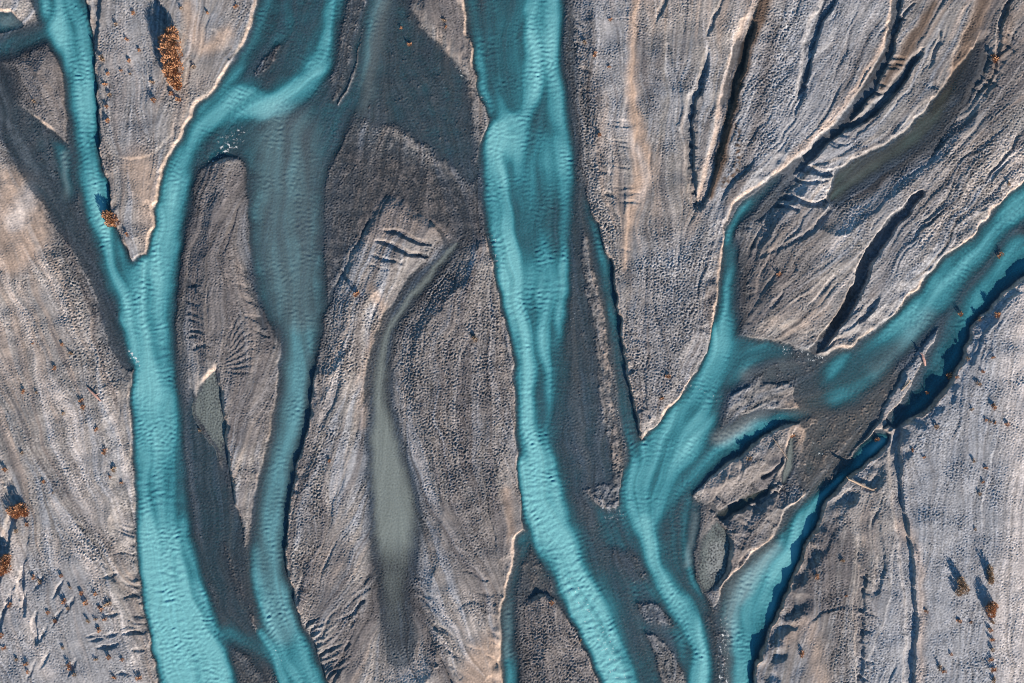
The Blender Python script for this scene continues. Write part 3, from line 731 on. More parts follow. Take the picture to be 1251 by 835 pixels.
def water_material(name, col, k, tint, ripple=1.0):
    """silty water: more of the suspended silt is seen the deeper it is, the bed shows through where it is shallow"""
    m, nt, out = mat(name)
    geo = N(nt, 'ShaderNodeNewGeometry')
    dp = math_n(nt, 'MAXIMUM', attr(nt, 'depth'), 0.0)
    fac = math_n(nt, 'SUBTRACT', 1.0, math_n(nt, 'POWER', math.e, math_n(nt, 'MULTIPLY', math_n(nt, 'POWER', dp, 1.5), -k)), True)
    tr = N(nt, 'ShaderNodeBsdfTransparent')
    tfac = math_n(nt, 'SUBTRACT', 1.0, math_n(nt, 'POWER', math.e, math_n(nt, 'MULTIPLY', dp, -1.6)), True)
    nt.links.new(mixc(nt, tfac, (1, 1, 1), tint), tr.inputs['Color'])
    df = N(nt, 'ShaderNodeBsdfDiffuse')
    n = N(nt, 'ShaderNodeTexNoise'); n.inputs['Scale'].default_value = .25; n.inputs['Detail'].default_value = 4
    nt.links.new(geo.outputs['Position'], n.inputs['Vector'])
    deep = math_n(nt, 'MULTIPLY', math_n(nt, 'SUBTRACT', dp, .12), 3.2, True)
    c = mixc(nt, deep, col[0], col[1])
    c = mixc(nt, math_n(nt, 'MULTIPLY', math_n(nt, 'SUBTRACT', dp, .38), 2.4, True), c, col[2])
    c = mixc(nt, math_n(nt, 'MULTIPLY', n.outputs['Fac'], .25), c, mixc(nt, 1, c, (.82, .9, .92), 'MULTIPLY'))
    stw = math_n(nt, 'MULTIPLY_ADD', attr(nt, 'streak'), .07); stw.node.inputs[2].default_value = 1
    c = mixc(nt, 1, c, stw, 'MULTIPLY')
    pl = attr(nt, 'plume')
    c = mixc(nt, math_n(nt, 'MULTIPLY', pl, .8), c, (.27, .29, .285))
    fac = math_n(nt, 'ADD', fac, math_n(nt, 'MULTIPLY', math_n(nt, 'MULTIPLY', pl, .4), math_n(nt, 'MULTIPLY', dp, 12.0, True)), True)
    vo = N(nt, 'ShaderNodeTexNoise'); vo.inputs['Scale'].default_value = 2.3; vo.inputs['Detail'].default_value = 5; vo.inputs['Roughness'].default_value = .65
    nt.links.new(geo.outputs['Position'], vo.inputs['Vector'])
    th = math_n(nt, 'SUBTRACT', vo.outputs['Fac'], .70); th = math_n(nt, 'ADD', th, math_n(nt, 'MULTIPLY', attr(nt, 'foam'), .17))
    fo = math_n(nt, 'MULTIPLY', th, 9.0, True)
    c = mixc(nt, fo, c, (.72, .76, .76))
    fac = math_n(nt, 'MAXIMUM', fac, math_n(nt, 'MULTIPLY', fo, .8))
    nt.links.new(c, df.inputs['Color'])
    n2 = N(nt, 'ShaderNodeTexNoise'); n2.inputs['Scale'].default_value = 4.5; n2.inputs['Detail'].default_value = 3
    nt.links.new(geo.outputs['Position'], n2.inputs['Vector'])
    bp = N(nt, 'ShaderNodeBump'); bp.inputs['Distance'].default_value = .03; bp.inputs['Strength'].default_value = .5 * ripple
    nt.links.new(n2.outputs['Fac'], bp.inputs['Height'])
    nt.links.new(bp.outputs[0], df.inputs['Normal'])
    mx = N(nt, 'ShaderNodeMixShader')
    nt.links.new(fac, mx.inputs[0]); nt.links.new(tr.outputs[0], mx.inputs[1]); nt.links.new(df.outputs[0], mx.inputs[2])
    gl = N(nt, 'ShaderNodeBsdfGlossy'); gl.inputs['Roughness'].default_value = .22
    nt.links.new(bp.outputs[0], gl.inputs['Normal'])
    dt = N(nt, 'ShaderNodeVectorMath', operation='DOT_PRODUCT')
    nt.links.new(geo.outputs['Incoming'], dt.inputs[0]); nt.links.new(geo.outputs['Normal'], dt.inputs[1])
    fr = math_n(nt, 'POWER', math_n(nt, 'SUBTRACT', 1.0, math_n(nt, 'ABSOLUTE', dt.outputs['Value']), True), 5.0)
    fr = math_n(nt, 'MULTIPLY_ADD', fr, .98); fr.node.inputs[2].default_value = .02
    mx2 = N(nt, 'ShaderNodeMixShader')
    nt.links.new(fr, mx2.inputs[0]); nt.links.new(mx.outputs[0], mx2.inputs[1]); nt.links.new(gl.outputs[0], mx2.inputs[2])
    nt.links.new(mx2.outputs[0], out.inputs['Surface'])
    return m

def plain(name, a, b, sc, rough=.9):
    m, nt, out = mat(name)
    bs = N(nt, 'ShaderNodeBsdfPrincipled'); bs.inputs['Roughness'].default_value = rough; bs.inputs['Specular IOR Level'].default_value = .15
    tc = N(nt, 'ShaderNodeTexCoord')
    n = N(nt, 'ShaderNodeTexNoise'); n.inputs['Scale'].default_value = sc; n.inputs['Detail'].default_value = 3
    nt.links.new(tc.outputs['Object'], n.inputs['Vector'])
    nt.links.new(mixc(nt, math_n(nt, 'MULTIPLY', math_n(nt, 'SUBTRACT', n.outputs['Fac'], .3), 2.4, True), a, b), bs.inputs['Base Color'])
    nt.links.new(bs.outputs[0], out.inputs['Surface'])
    return m

M_ground = ground_material()
M_water = water_material('silty_river_water', ((.03, .115, .15), (.052, .262, .313), (.15, .40, .425)), 4.4, (.42, .66, .74))
M_pool = water_material('milky_pool_water', ((.25, .29, .27), (.27, .32, .30), (.27, .32, .30)), 17.0, (.6, .7, .7), .25)
M_olive = water_material('olive_pool_water', ((.085, .10, .085), (.065, .145, .15), (.06, .16, .175)), 8.0, (.55, .6, .5), .25)

# ------------------------------------------------------------------ build ground and water
VXg, VYg = np.meshgrid(vx, vy)
Hs = sample(H, vx, vy)
outside = np.maximum(np.maximum(-150 - VXg, VXg - 1401), np.maximum(-150 - VYg, VYg - 985))
Hs = Hs + ss(outside / 400) * 0.5 * np.sin(VXg * .013 + 1.3) * np.sin(VYg * .011)
Dw = -Hs
wet = np.clip(.7 * (1 - ss((Hs + .1) / 1.3)) + .35 * (1 - ss(Hs / 3.4)), 0, 1)
at = {k: sample(np.clip(v, 0, 1), vx, vy) for k, v in dict(sand=sand, mud=mud, blue=blue, pale=pale, dark=dark).items()}
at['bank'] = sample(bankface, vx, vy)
at['rough'] = sample(np.clip(rough, 0, 1.4), vx, vy)
at['streak'] = sample(streak_c * .6 + streak_f * .5, vx, vy)
at['wet'] = wet
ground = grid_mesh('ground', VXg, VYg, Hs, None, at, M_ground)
ground['kind'] = 'structure'
ground['label'] = 'grey braided river bed of gravel bars, sand banks and eroded gullies'

rip_amp = np.clip(depth / 1.2, 0.12, 1)
ripM = np.maximum(paint([(640,560,10),(665,660,24),(710,740,26),(770,830,30)], 30), .7 * paint([(200,400,14),(200,560,16),(215,700,18),(240,830,20)], 30))
wz = .09 * ripM * ripB + 0.125 * ripA * np.clip(.75 + .45 * band(75, .5, 91), .2, 1.6) + 0.07 * ripB * np.clip(band(110, .5, 92) - .1, 0, 1.3) + .04 * band(3.6, .3, 93)
Wz = sample((wz * rip_amp).astype(np.float32), vx, vy)
pm = nearest(poolmap, vx, vy)
pmf = pm[:-1, :-1]
wetv = Dw > -0.25
wf = wetv[:-1, :-1] | wetv[1:, :-1] | wetv[:-1, 1:] | wetv[1:, 1:]
foam = np.maximum.reduce([
  paint([(262,196,10),(282,172,14),(296,160,8)], 14), paint([(548,62,4),(570,95,7),(588,122,5)], 10), paint([(957,428,5),(985,432,8),(1006,440,5)], 8),
  paint([(738,440,8),(746,500,9),(752,540,5)], 10) * .8, paint([(160,430,6),(168,445,5)], 8), paint([(884,760,6),(885,800,8),(884,838,8)], 8),
  paint([(1000,594,10),(1016,580,8),(975,520,8)], 14) * .7, paint([(600,290,6),(606,330,4)], 10) * .8, paint([(700,260,3),(700,330,4),(700,400,3)], 6) * .6,
  paint([(738,625,10),(760,632,8)], 8) * .8, paint([(335,790,3),(342,812,3)], 6) * .7, paint([(690,700,10),(730,770,14),(760,840,14)], 20) * .6,
  paint([(655,700,12),(640,720,8)], 12) * .6, paint([(840,470,3),(935,512,5),(968,500,4)], 8) * .6])
plume = np.maximum.reduce([
  paint([(946,668,8),(925,690,12),(905,715,14),(893,745,10),(888,790,6),(890,838,5)], 18) * .6, paint([(985,438,6),(950,450,10),(915,462,10)], 18) * .8,
  paint([(935,500,6),(905,520,10),(880,535,10)], 16) * .8, paint([(470,0,10),(458,60,10),(450,110,8),(445,160,8)], 20) * .6, paint([(850,630,4),(840,690,5)], 8) * .5, paint([(350,170,40),(352,300,40),(365,390,26)], 40) * .45, paint([(365,410,22),(360,500,20),(340,580,18),(328,680,18),(345,770,18)], 20) * .3,
  paint([(875,670,10),(872,700,8)], 14), paint([(620,740,5),(620,800,5)], 10) * .4, paint([(20,24,8)] + [(6,24,8)], 10) * .5, paint([(78,190,4),(80,240,4)], 10) * .5,
  paint([(1135,385,8),(1100,425,10),(1070,450,10)], 26) * .35, paint([(1075,185,8),(1040,215,8)], 14) * .2])
datt = {'streak': sample(streak_h * .6 + streak_f * .5, vx, vy), 'plume': sample(plume, vx, vy), 'foam': sample(foam, vx, vy), 'depth': np.clip(Dw * S, 0, None)}
def water(name, mask, z, m, label):
    o = grid_mesh(name, VXg, VYg, z, mask, datt, m)
    o['kind'] = 'structure'; o['label'] = label
    return o
water('water', wf & (pmf == 0), Wz, M_water, 'turquoise silty river water running in braided channels between gravel bars')
water('pool_water', wf & (pmf == 1), Wz * .12 + 0.02, M_pool, 'still pale grey green milky water lying in shallow pools on the bars')
water('backwater', wf & (pmf == 2), Wz * .15 + 0.02, M_olive, 'olive brown backwater in the abandoned side channels')

# ------------------------------------------------------------------ shrubs, tufts, driftwood
def hz(px, py):
    i = int(np.clip(px - X0, 0, W - 1)); j = int(np.clip(py - Y0, 0, Hh - 1))
    return float(max(np.median(H[max(j - 1, 0):j + 2, max(i - 1, 0):i + 2]), -.1)) * S
def wpos(px, py, dz=-.02): return ((px - CX) * S, (CY - py) * S, hz(px, py) + dz)

def leaf_mesh(name, lobes, n, size, m, seed):
    """many small upright leaf blades spread through a group of lobes (x, y, z, rx, ry, rz)"""
    r = random.Random(seed)
    vs, fs = [], []
    for _ in range(n):
        lx, ly, lz, rx, ry, rz = r.choice(lobes)
        while True:
            a, b, c = r.uniform(-1, 1), r.uniform(-1, 1), r.uniform(-.4, 1)
            q = a * a + b * b + c * c
            if q < 1 and r.random() < .25 + .75 * q: break
        x, y, z = lx + a * rx, ly + b * ry, max(.0, lz + c * rz)
        th = r.uniform(0, 2 * math.pi); s_ = size * r.uniform(.6, 1.5)
        ux, uy = math.cos(th) * s_ * .42, math.sin(th) * s_ * .42
        ox, oy, oz = a * s_ + r.uniform(-.4, .4) * s_, b * s_ + r.uniform(-.4, .4) * s_, s_ * r.uniform(.5, 1.3)
        k = len(vs)
        vs += [(x - ux, y - uy, z), (x + ux, y + uy, z), (x + ox + ux * .3, y + oy + uy * .3, z + oz), (x + ox - ux * .3, y + oy - uy * .3, z + oz)]
        fs.append((k, k + 1, k + 2, k + 3))
    me = bpy.data.meshes.new(name); me.from_pydata(vs, [], fs); me.materials.append(m)
    return me
def tube(vs, fs, P, n=7):
    base = len(vs)
    for k, (x, y, z, rr) in enumerate(P):
        a = P[max(k - 1, 0)]; b = P[min(k + 1, len(P) - 1)]
        d = np.array([b[0] - a[0], b[1] - a[1], b[2] - a[2]]); d /= np.linalg.norm(d) + 1e-9
        e = np.cross(d, (0.31, .2, .93)); e /= np.linalg.norm(e); f = np.cross(d, e)
        for q in range(n):
            t = 2 * math.pi * q / n; w = rr * (1 + .15 * math.sin(3 * t + k))
            vs.append((x + w * (e[0] * math.cos(t) + f[0] * math.sin(t)), y + w * (e[1] * math.cos(t) + f[1] * math.sin(t)), z + w * (e[2] * math.cos(t) + f[2] * math.sin(t))))
    for k in range(len(P) - 1):
        for q in range(n):
            fs.append((base + k * n + q, base + k * n + (q + 1) % n, base + (k + 1) * n + (q + 1) % n, base + (k + 1) * n + q))
    fs.append(tuple(base + q for q in range(n))[::-1]); fs.append(tuple(base + (len(P) - 1) * n + q for q in range(n)))
def stems_mesh(name, lobes, m, seed):
    r = random.Random(seed); vs, fs = [], []
    if len(lobes) > 1: tube(vs, fs, [(l[0], l[1], .02, .06) for l in lobes], 5)
    for lx, ly, lz, rx, ry, rz in lobes:
        for _ in range(4):
            x1, y1, z1 = lx + r.uniform(-.6, .6) * rx, ly + r.uniform(-.6, .6) * ry, lz + r.uniform(.3, .8) * rz
            tube(vs, fs, [(lx + r.uniform(-.15, .15), ly + r.uniform(-.15, .15), -.1, .05), ((lx + x1) / 2 + r.uniform(-.1, .1), (ly + y1) / 2, z1 * .55, .035), (x1, y1, z1, .012)], 5)
    me = bpy.data.meshes.new(name); me.from_pydata(vs, [], fs); me.materials.append(m)
    return me

M_rust = plain('rust_leaves', (.27, .135, .07), (.58, .33, .19), 3.0)
M_tan = plain('tan_leaves', (.24, .17, .11), (.48, .36, .26), 3.0)
M_stem = plain('brown_stems', (.07, .05, .035), (.13, .09, .06), 6.0)
M_wood = plain('bleached_wood', (.30, .23, .17), (.48, .38, .29), 5.0)
M_redwood = plain('reddish_wood', (.33, .20, .17), (.48, .31, .26), 5.0)

def shrub(px, py, lobes, n, size, m, label, seed, group=None):
    e = bpy.data.objects.new('shrub', None); C.objects.link(e); e.location = wpos(px, py); e.empty_display_size = .3
    e['label'] = label; e['category'] = 'shrub'
    if group: e['group'] = group
    for nm, me in (('crown', leaf_mesh('crown', lobes, n, size, m, seed)), ('stems', stems_mesh('stems', lobes, M_stem, seed + 1))):
        o = bpy.data.objects.new(nm, me); C.objects.link(o); o.parent = e
    return e
r_ = random.Random(3)
def lob(rows): return [(x, y, z, rx, ry, rz) for x, y, z, rx, ry, rz in rows]
BIG = 'large rusty shrubs on the gravel'
shrub(212, 74, lob([(.1, 3.0, .6, .75, .8, .8), (-.5, 2.0, .7, .9, .9, 1.2), (.4, 1.9, .7, .8, .9, 1.1), (-.3, .9, .8, 1.0, .9, 1.5), (.5, .5, .7, .9, .9, 1.3), (.1, -.4, .8, 1.1, .9, 1.4), (.6, -1.3, .6, .9, .9, 1.1), (-.1, -1.6, .6, .8, .8, 1.0), (.4, -2.6, .5, .8, .8, .8), (.7, -3.3, .3, .5, .5, .5)]), 5200, .15, M_rust,
      'biggest rusty orange shrub, a long thicket on the upper left gravel bar', 101, BIG)
shrub(137, 268, lob([(-.5, .5, .4, .6, .5, .7), (.1, .1, .4, .7, .6, .8), (.5, -.4, .3, .6, .5, .6), (-.2, -.4, .3, .5, .5, .5)]), 1500, .12, M_rust,
      'rusty shrub leaning over turquoise water on the bank of the pointed bar', 111, BIG)
shrub(25, 623, lob([(.4, .3, .5, .7, .6, .9), (-.5, 0, .4, .8, .6, .8), (.8, -.2, .3, .5, .5, .6), (-.2, -.5, .3, .6, .4, .5)]), 1800, .13, M_rust,
      'bushy orange shrub with a long blue shadow near the left edge', 121, BIG)
shrub(10, 690, lob([(-.4, .4, .4, .7, .7, .9), (.3, .9, .4, .5, .6, .7), (.2, -.2, .4, .7, .6, .7), (-.5, -.6, .3, .6, .5, .5)]), 1800, .13, M_rust,
      'orange shrub at the left edge below the bushy one beside the blue hollow', 131, BIG)
shrub(1168, 712, lob([(-.1, .6, .4, .4, .4, .8), (.2, 0, .35, .4, .4, .7), (.6, -.5, .3, .35, .6, .5), (-.2, -.9, .25, .4, .4, .5)]), 1100, .11, M_tan,
      'forked brown shrub above the lower right flat, left of the long shrub row', 141, BIG)
shrub(1203, 699, lob([(0, .5, .35, .3, .6, .8), (.1, -.2, .3, .3, .6, .6), (.2, -.8, .2, .25, .4, .4)]), 800, .11, M_tan,
      'slim upright shrub at the head of the lower right shrub row', 151, BIG)
shrub(1204, 742, lob([(.2, .6, .5, .5, .4, 1.1), (-.1, .2, .45, .5, .5, 1.0), (.1, -.4, .35, .4, .5, .7)]), 1200, .12, M_rust,
      'round rusty shrub with the longest shadow in the lower right row', 161, BIG)

tuft_lobes = [lob([(0, 0, .1, .2, .2, .26)]), lob([(-.1, .05, .1, .17, .16, .26), (.13, -.08, .06, .15, .13, .16)]), lob([(0, .13, .1, .13, .16, .24), (.03, -.13, .05, .11, .19, .13)])]
tuft_me = [leaf_mesh('tuft', tuft_lobes[i % 3], 90, .1, (M_rust, M_tan)[i // 3], 200 + i) for i in range(6)]
def tuft(px, py, sc, label, group, tan=False):
    i = r_.randrange(3) + (3 if tan else 0)
    o = bpy.data.objects.new('grass_tuft', tuft_me[i]); C.objects.link(o)
    o.location = wpos(px, py); sc *= .8; o.scale = (sc, sc * r_.uniform(.85, 1.2), sc * r_.uniform(.9, 1.25)); o.rotation_euler = (0, 0, r_.uniform(0, 6.28))
    o['label'] = label; o['category'] = 'tuft'; o['group'] = group
GR = 'tufts on the right gravel flat'; GL = 'tufts on the left gravel flat'; GB = 'tufts in the torn lower left ground'; GT = 'tufts on the upper left bar'; GM = 'tufts on the middle bars'
TUFTS = [
 # right flat
 (1159,459,1.6,'bushy tuft nearest the shaded right bank, dark shadow above it',GR),(1191,469,1.3,'tuft with thick shadow, lower of a close pair on the right flat',GR),(1196,454,1.0,'orange tuft just above the thick shadowed pair on the right flat',GR),
 (1209,497,1.5,'broad tuft with twin shadow points beside a pale furrow at right',GR),(1140,521,1.5,'round orange tuft left of centre on the right flat, above the slot',GR),(1132,480,1.0,'flat tan tuft close against the right bank edge',GR),
 (1071,537,1.4,'rusty tuft on the spit end where the bank narrows',GR),(1185,562,1.0,'narrow tuft with upright shadow in the middle of the right flat',GR),(1200,571,.9,'small tuft right of the narrow upright one on the flat',GR),
 (1196,588,.8,'tiny tuft between the narrow tuft and the dark one below',GR),(1192,602,1.1,'dark tuft with square shadow below the tiny tuft on the flat',GR),(1125,558,.8,'lone speck of a tuft right of the dark vertical slot',GR),
 (1111,549,.8,'tuft right beside the dark vertical slot at its upper bend',GR),(1183,500,.9,'low streak of a tuft left of the broad twin shadowed one',GR),(1226,518,1.1,'tuft farthest right below the broad twin shadowed one',GR),
 (1200,513,.8,'first of three dots in a row under the broad tuft',GR),(1205,515,.8,'second of three dots in a row under the broad tuft',GR),(1211,516,.8,'third of three dots in a row under the broad tuft',GR),
 (1209,437,.8,'small tuft left of the pale upper right strip',GR),(1179,438,1.0,'tuft on the fine light line running down the right flat',GR),(1166,461,.9,'small tuft touching the bushy one by the shaded bank',GR),
 (1215,385,1.6,'rusty tuft at the head of the right flat, by the bend',GR),(1195,390,1.0,'tan tuft on top of the right bank edge at the bend',GR),(1173,384,1.4,'rusty tuft standing in the shaded right channel',GR),
 (1222,312,1.6,'lone tuft on the gravel shoal amid the right channel',GR),(1230,226,1.0,'small tuft by the lit bank at the right edge',GR),(1213,73,2.0,'orange tuft with star shaped shadow on the upper right slope',GR),
 (977,796,1.6,'tuft on the tan fan right of the lower turquoise channel',GR),(1026,683,1.1,'orange tuft in the middle of the rounded lower bar',GR),(995,703,1.3,'tuft with upright shadow on the left of the rounded lower bar',GR),
 (1031,726,.7,'tiny tuft near the lit ridge on the rounded lower bar',GR),(1187,645,.8,'short tuft high on the lower right flat',GR),(1167,756,1.2,'tuft directly under the forked brown shrub',GR),
 (1128,745,1.0,'tuft right of the slot where a light ridge starts',GR),(1144,813,1.5,'spiky tuft with pointed shadow at the bottom right',GR),(1150,818,1.1,'low tuft beside the spiky one at the bottom right',GR),(1158,797,.9,'small tuft above the spiky one at the bottom right',GR),
 (1207,757,1.3,'tuft just below the round rusty shrub in the row',GR),(1205,767,1.2,'second tuft below the round rusty shrub in the row',GR),(1207,779,1.3,'third tuft below the round rusty shrub in the row',GR),(1208,791,1.1,'fourth tuft below the round rusty shrub in the row',GR),
 (1206,803,1.3,'fifth tuft below the round rusty shrub in the row',GR),(1208,815,1.5,'sixth tuft below the round rusty shrub, dense clump',GR),(1210,828,1.3,'last tuft of the row at the bottom edge',GR),(1182,758,.8,'faint tuft between the forked shrub and the row',GR),
 (949,336,1.2,'tuft with slanted shadow on the eroded bar between two channels',GR),(914,560,1.4,'orange tuft on the eroded mounds below the right confluence',GR),(968,533,1.2,'rusty tuft at the head of the small grey pool',GR),
 # left flat
 (70,450,1.1,'tuft at the foot of a brown smear on the left flat',GL),(90,432,1.1,'tuft with triangular shadow high on the left flat',GL),(79,421,.9,'tiny tuft above the triangular shadowed one on the left flat',GL),(32,478,1.1,'tuft with straight shadow, far left of the flat',GL),
 (48,480,.8,'small tuft at the end of a thin dark trail on the left flat',GL),(103,489,1.2,'upper tuft of a pair left of the driftwood',GL),(105,497,1.2,'lower tuft of a pair left of the driftwood',GL),(81,505,.9,'thin tuft left of the pair by the driftwood',GL),
 (121,524,1.1,'tuft below the driftwood on the left flat',GL),(131,551,1.5,'orange tuft with wedge shadow near the left river',GL),(142,573,1.6,'wide tuft with broad shadow close to the left river',GL),(137,582,.8,'pale tuft under the wide one by the left river',GL),(150,590,.9,'faint tuft on the very edge of the left river bank',GL),
 (30,553,1.0,'tuft with needle shadow above the left blue hollow',GL),(10,573,1.3,'orange tuft at the top of the left blue hollow',GL),(56,588,.9,'short tuft right of the left blue hollow',GL),(68,601,.7,'dot of a tuft right of the bushy left shrub',GL),
 (43,420,.6,'tiny dot of grass at the top of the left flat',GL),(36,640,1.0,'tuft on the pale trail below the bushy left shrub',GL),(24,648,1.2,'tuft in the hollow between the two left edge shrubs',GL),
 # lower left
 (78,702,1.0,'topmost tuft of the torn lower left ground',GB),(103,723,1.2,'tuft with leaf shaped shadow in the lower left',GB),(89,716,.9,'tuft left of the leaf shaped shadow',GB),(108,735,1.4,'dark tuft right under the leaf shaped shadow',GB),(120,724,1.1,'tan tuft beside the pale sand tongue',GB),
 (135,736,1.6,'biggest orange tuft under the pale sand tongue',GB),(126,742,1.3,'tuft left below the biggest orange tuft',GB),(82,733,1.4,'tuft with long shadow in the middle lower left',GB),(86,742,1.0,'tuft directly below the long shadowed one',GB),(70,757,1.0,'lone tuft left of the smooth sand strip',GB),
 (62,747,1.0,'tuft among the torn clods, centre left',GB),(111,757,1.1,'tuft right of the smooth sand strip',GB),(131,755,1.0,'tuft at the left of the clod rows',GB),(124,768,1.4,'dark clump at the lower clod rows',GB),(120,755,.9,'small tan tuft on the smooth sand strip edge',GB),
 (171,827,1.5,'orange tuft at the bottom by the left river',GB),(88,812,1.8,'large clump at the bottom of the smooth sand strip',GB),(94,822,1.2,'tuft right under the large bottom clump',GB),(36,809,1.1,'upper tuft of a bottom pair at left',GB),(38,819,1.0,'lower tuft of a bottom pair at left',GB),(24,804,.9,'small bottom tuft left of the pair',GB),
 (136,801,1.2,'tuft in the bottom clod rows',GB),(152,804,1.0,'tuft right in the bottom clod rows',GB),(120,804,.9,'needle tuft left of the bottom clod rows',GB),(15,738,1.2,'tuft beside a blue cleft at the left edge',GB),(5,774,1.6,'orange clump cut by the left edge',GB),(51,709,1.3,'rusty strip of grass over the torn clods',GB),(44,704,1.1,'tan tuft left of the rusty strip of grass',GB),
 (142,826,1.0,'tuft at the bottom left of the orange riverside one',GB),(80,790,.9,'tuft above the large bottom clump',GB),(8,790,1.1,'low orange tuft near the bottom left corner',GB),
 # upper left bar
 (190,124,1.5,'tuft with pointed shadow under the biggest shrub thicket',GT),(188,102,1.2,'tuft left of the thicket, upper of two',GT),(157,50,1.0,'tuft with dark flat shadow high on the upper left bar',GT),(165,18,1.2,'topmost tuft of the upper left bar',GT),(144,32,1.1,'tan tuft on the left shoulder of the upper bar',GT),(160,76,1.0,'tan tuft in the middle of the upper left bar',GT),
 (172,63,.9,'thin tuft right of centre on the upper bar',GT),(127,74,1.9,'tan cushion of grass on the rim above the left river',GT),(219,123,1.3,'tuft at the tail of the thicket',GT),(211,116,1.2,'rusty sprig joined to the tail of the thicket',GT),(238,83,1.1,'small tuft in the gully right of the thicket',GT),(134,92,1.1,'first tuft down the rim of the left river',GT),
 (131,105,1.1,'second tuft down the rim of the left river',GT),(136,118,1.2,'third tuft down the rim of the left river',GT),(133,132,1.1,'fourth tuft down the rim of the left river',GT),(134,149,1.3,'last tuft down the rim of the left river',GT),(161,92,.8,'speck of grass below the middle of the upper bar',GT),(150,88,.8,'speck of grass by the left middle of the upper bar',GT),
 (157,287,1.1,'tuft at the top of the pointed bar, right of its shrub',GT),(223,12,1.0,'tan tuft near the top edge right of the dark gully',GT),(255,18,.9,'tuft in the torn ground by the top edge',GT),(290,10,1.1,'tuft on the ridge along the top left channel',GT),(43,125,.9,'orange speck on the dark triangular bar at left',GT),
 # middle bars
 (500,55,1.1,'orange tuft standing out of the dark shallows, top centre',GM),(490,35,.8,'small tuft above the orange one in the dark shallows',GM),(543,27,1.1,'tan tuft on the dark bar at top centre',GM),(545,35,.8,'small tuft under the tan one at top centre',GM),(436,360,1.6,'orange tuft with diamond shadow on the central bar',GM),
 (580,414,1.5,'tuft with upright shadow on the coarse gravel right of the pool',GM),(403,563,.8,'thin sprig with needle shadow left of the milky pool',GM),(674,736,1.2,'slim rusty tuft at the tip of the lower middle bar',GM),(709,783,.8,'orange speck on the flank of the lower middle bar',GM),
 (745,26,1.0,'tan tuft on the bar right of the middle river, top',GM),(727,68,1.3,'tuft with pointed shadow beside the middle river bar edge',GM),(714,53,1.0,'tuft on the bar edge left of the pointed shadow',GM),(732,166,1.1,'lone tuft low on the bar right of the middle river',GM),(744,84,.8,'speck of grass in the middle of that bar',GM),
 (244,526,.9,'orange speck on the lip of the small pale pond',GM),(815,460,1.2,'tuft on clods near the point of the wedge bar',GM),(808,487,1.0,'tuft lower on the wedge bar near its lit bank',GM),
]
for k, (px, py, sc, lb, g) in enumerate(TUFTS): tuft(px, py, sc, lb, g, k % 3 == 1)

def driftwood(name, P, branches, m, label, px, py):
    vs, fs = [], []
    tube(vs, fs, P, 9)
    me = bpy.data.meshes.new('trunk'); me.from_pydata(vs, [], fs); me.materials.append(m)
    e = bpy.data.objects.new(name, None); C.objects.link(e); e.location = wpos(px, py, 0); e['label'] = label; e['category'] = 'driftwood'; e['group'] = 'driftwood on the gravel'
    o = bpy.data.objects.new('trunk', me); C.objects.link(o); o.parent = e
    for b in branches:
        vs, fs = [], []; tube(vs, fs, b, 6)
        me = bpy.data.meshes.new('branch'); me.from_pydata(vs, [], fs); me.materials.append(m)
        o = bpy.data.objects.new('branch', me); C.objects.link(o); o.parent = e
driftwood('driftwood_log', [(-1.7, .8, .35, .10), (-.9, .45, .28, .12), (0, 0, .2, .11), (.9, -.38, .15, .1), (1.7, -.72, .12, .08)],
          [[(1.2, -.5, .15, .05), (1.5, -.4, .35, .035), (1.7, -.25, .5, .02)], [(-1.6, .75, .35, .06), (-1.85, .95, .4, .04), (-1.95, 1.1, .5, .02)]], M_wood,
          'long bleached log lying from the shaded bank onto the right flat', 1050, 592)
driftwood('driftwood_stump', [(-.25, .75, .3, .09), (-.1, .3, .3, .13), (.1, -.2, .22, .15), (.2, -.7, .1, .12)],
          [[(-.2, .6, .3, .05), (-.45, .8, .4, .03), (-.6, .9, .4, .015)]], M_redwood, 'short pinkish stump lying on the shaded spit by the right channel', 1127, 440)
driftwood('driftwood_snag', [(.45, .55, .3, .08), (.2, .2, .25, .12), (-.2, -.3, .15, .11), (-.6, -.75, .08, .06)],
          [[(.3, .35, .3, .05), (.15, .65, .55, .03), (-.05, .95, .8, .015)]], M_wood, 'tan snag with raised branch on the spit above the riffle', 1106, 470)
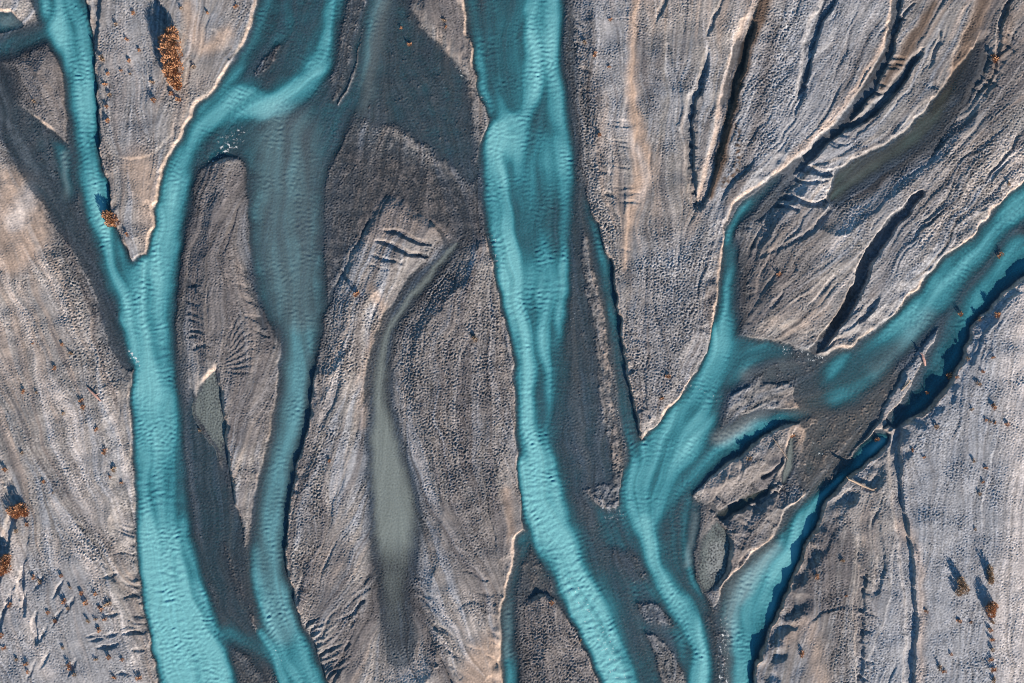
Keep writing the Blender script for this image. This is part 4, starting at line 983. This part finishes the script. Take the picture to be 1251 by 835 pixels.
driftwood('driftwood_branch', [(-.75, .75, .15, .07), (-.2, .2, .2, .12), (.4, -.4, .18, .13), (.85, -.9, .1, .07)],
          [[(.1, -.1, .2, .06), (.5, -.05, .35, .04), (.8, .1, .4, .02)]], M_redwood, 'rusty brown branch lying on the left flat above three tufts', 118, 481)
driftwood('driftwood_pole', [(-.9, 1.3, .12, .03), (0, 0, .15, .04), (.9, -1.3, .1, .025)], [[(.1, -.1, .15, .02), (.3, .1, .25, .012), (.45, .15, .3, .008)]], M_wood,
          'thin pale pole lying across the eroded mounds below the brown riffle', 952, 548)

# ------------------------------------------------------------------ light, sky, camera
sc = bpy.context.scene
sc.cycles.filter_width = 1.05
EL = math.radians(21)
hx, hy = .48, -.88
n_ = math.hypot(hx, hy); hx /= n_; hy /= n_
w = bpy.data.worlds.new('World'); sc.world = w; w.use_nodes = True
nt = w.node_tree
bg = nt.nodes['Background']
sky = nt.nodes.new('ShaderNodeTexSky'); sky.sky_type = 'NISHITA'; sky.sun_disc = False
sky.sun_elevation = EL; sky.sun_rotation = math.atan2(hx, hy)
sky.ozone_density = 10.0; sky.dust_density = 0; sky.air_density = 2.3
nt.links.new(sky.outputs[0], bg.inputs[0]); bg.inputs[1].default_value = .066
sun = bpy.data.lights.new('sun', 'SUN'); sun.energy = 5.0; sun.angle = math.radians(.53); sun.color = (1, .84, .71)
so = bpy.data.objects.new('sun', sun); C.objects.link(so)
from mathutils import Vector
d = Vector((hx * math.cos(EL), hy * math.cos(EL), math.sin(EL)))
so.rotation_euler = d.to_track_quat('Z', 'Y').to_euler()
so.location = d * 120
cam = bpy.data.cameras.new('camera'); co = bpy.data.objects.new('camera', cam); C.objects.link(co)
CAMH = 150.0
co.location = (0, 0, CAMH); co.rotation_euler = (0, 0, 0)
cam.sensor_width = 36; cam.sensor_fit = 'HORIZONTAL'; cam.lens = 36 * CAMH / (1251 * S); cam.clip_end = 2000; cam.clip_start = 1
sc.camera = co
vs_ = sc.view_settings
vs_.view_transform = 'Standard'; vs_.look = 'None'; vs_.gamma = 1; vs_.exposure = 1.1; vs_.use_curve_mapping = False
sc.cycles.max_bounces = 6; sc.cycles.transparent_max_bounces = 8
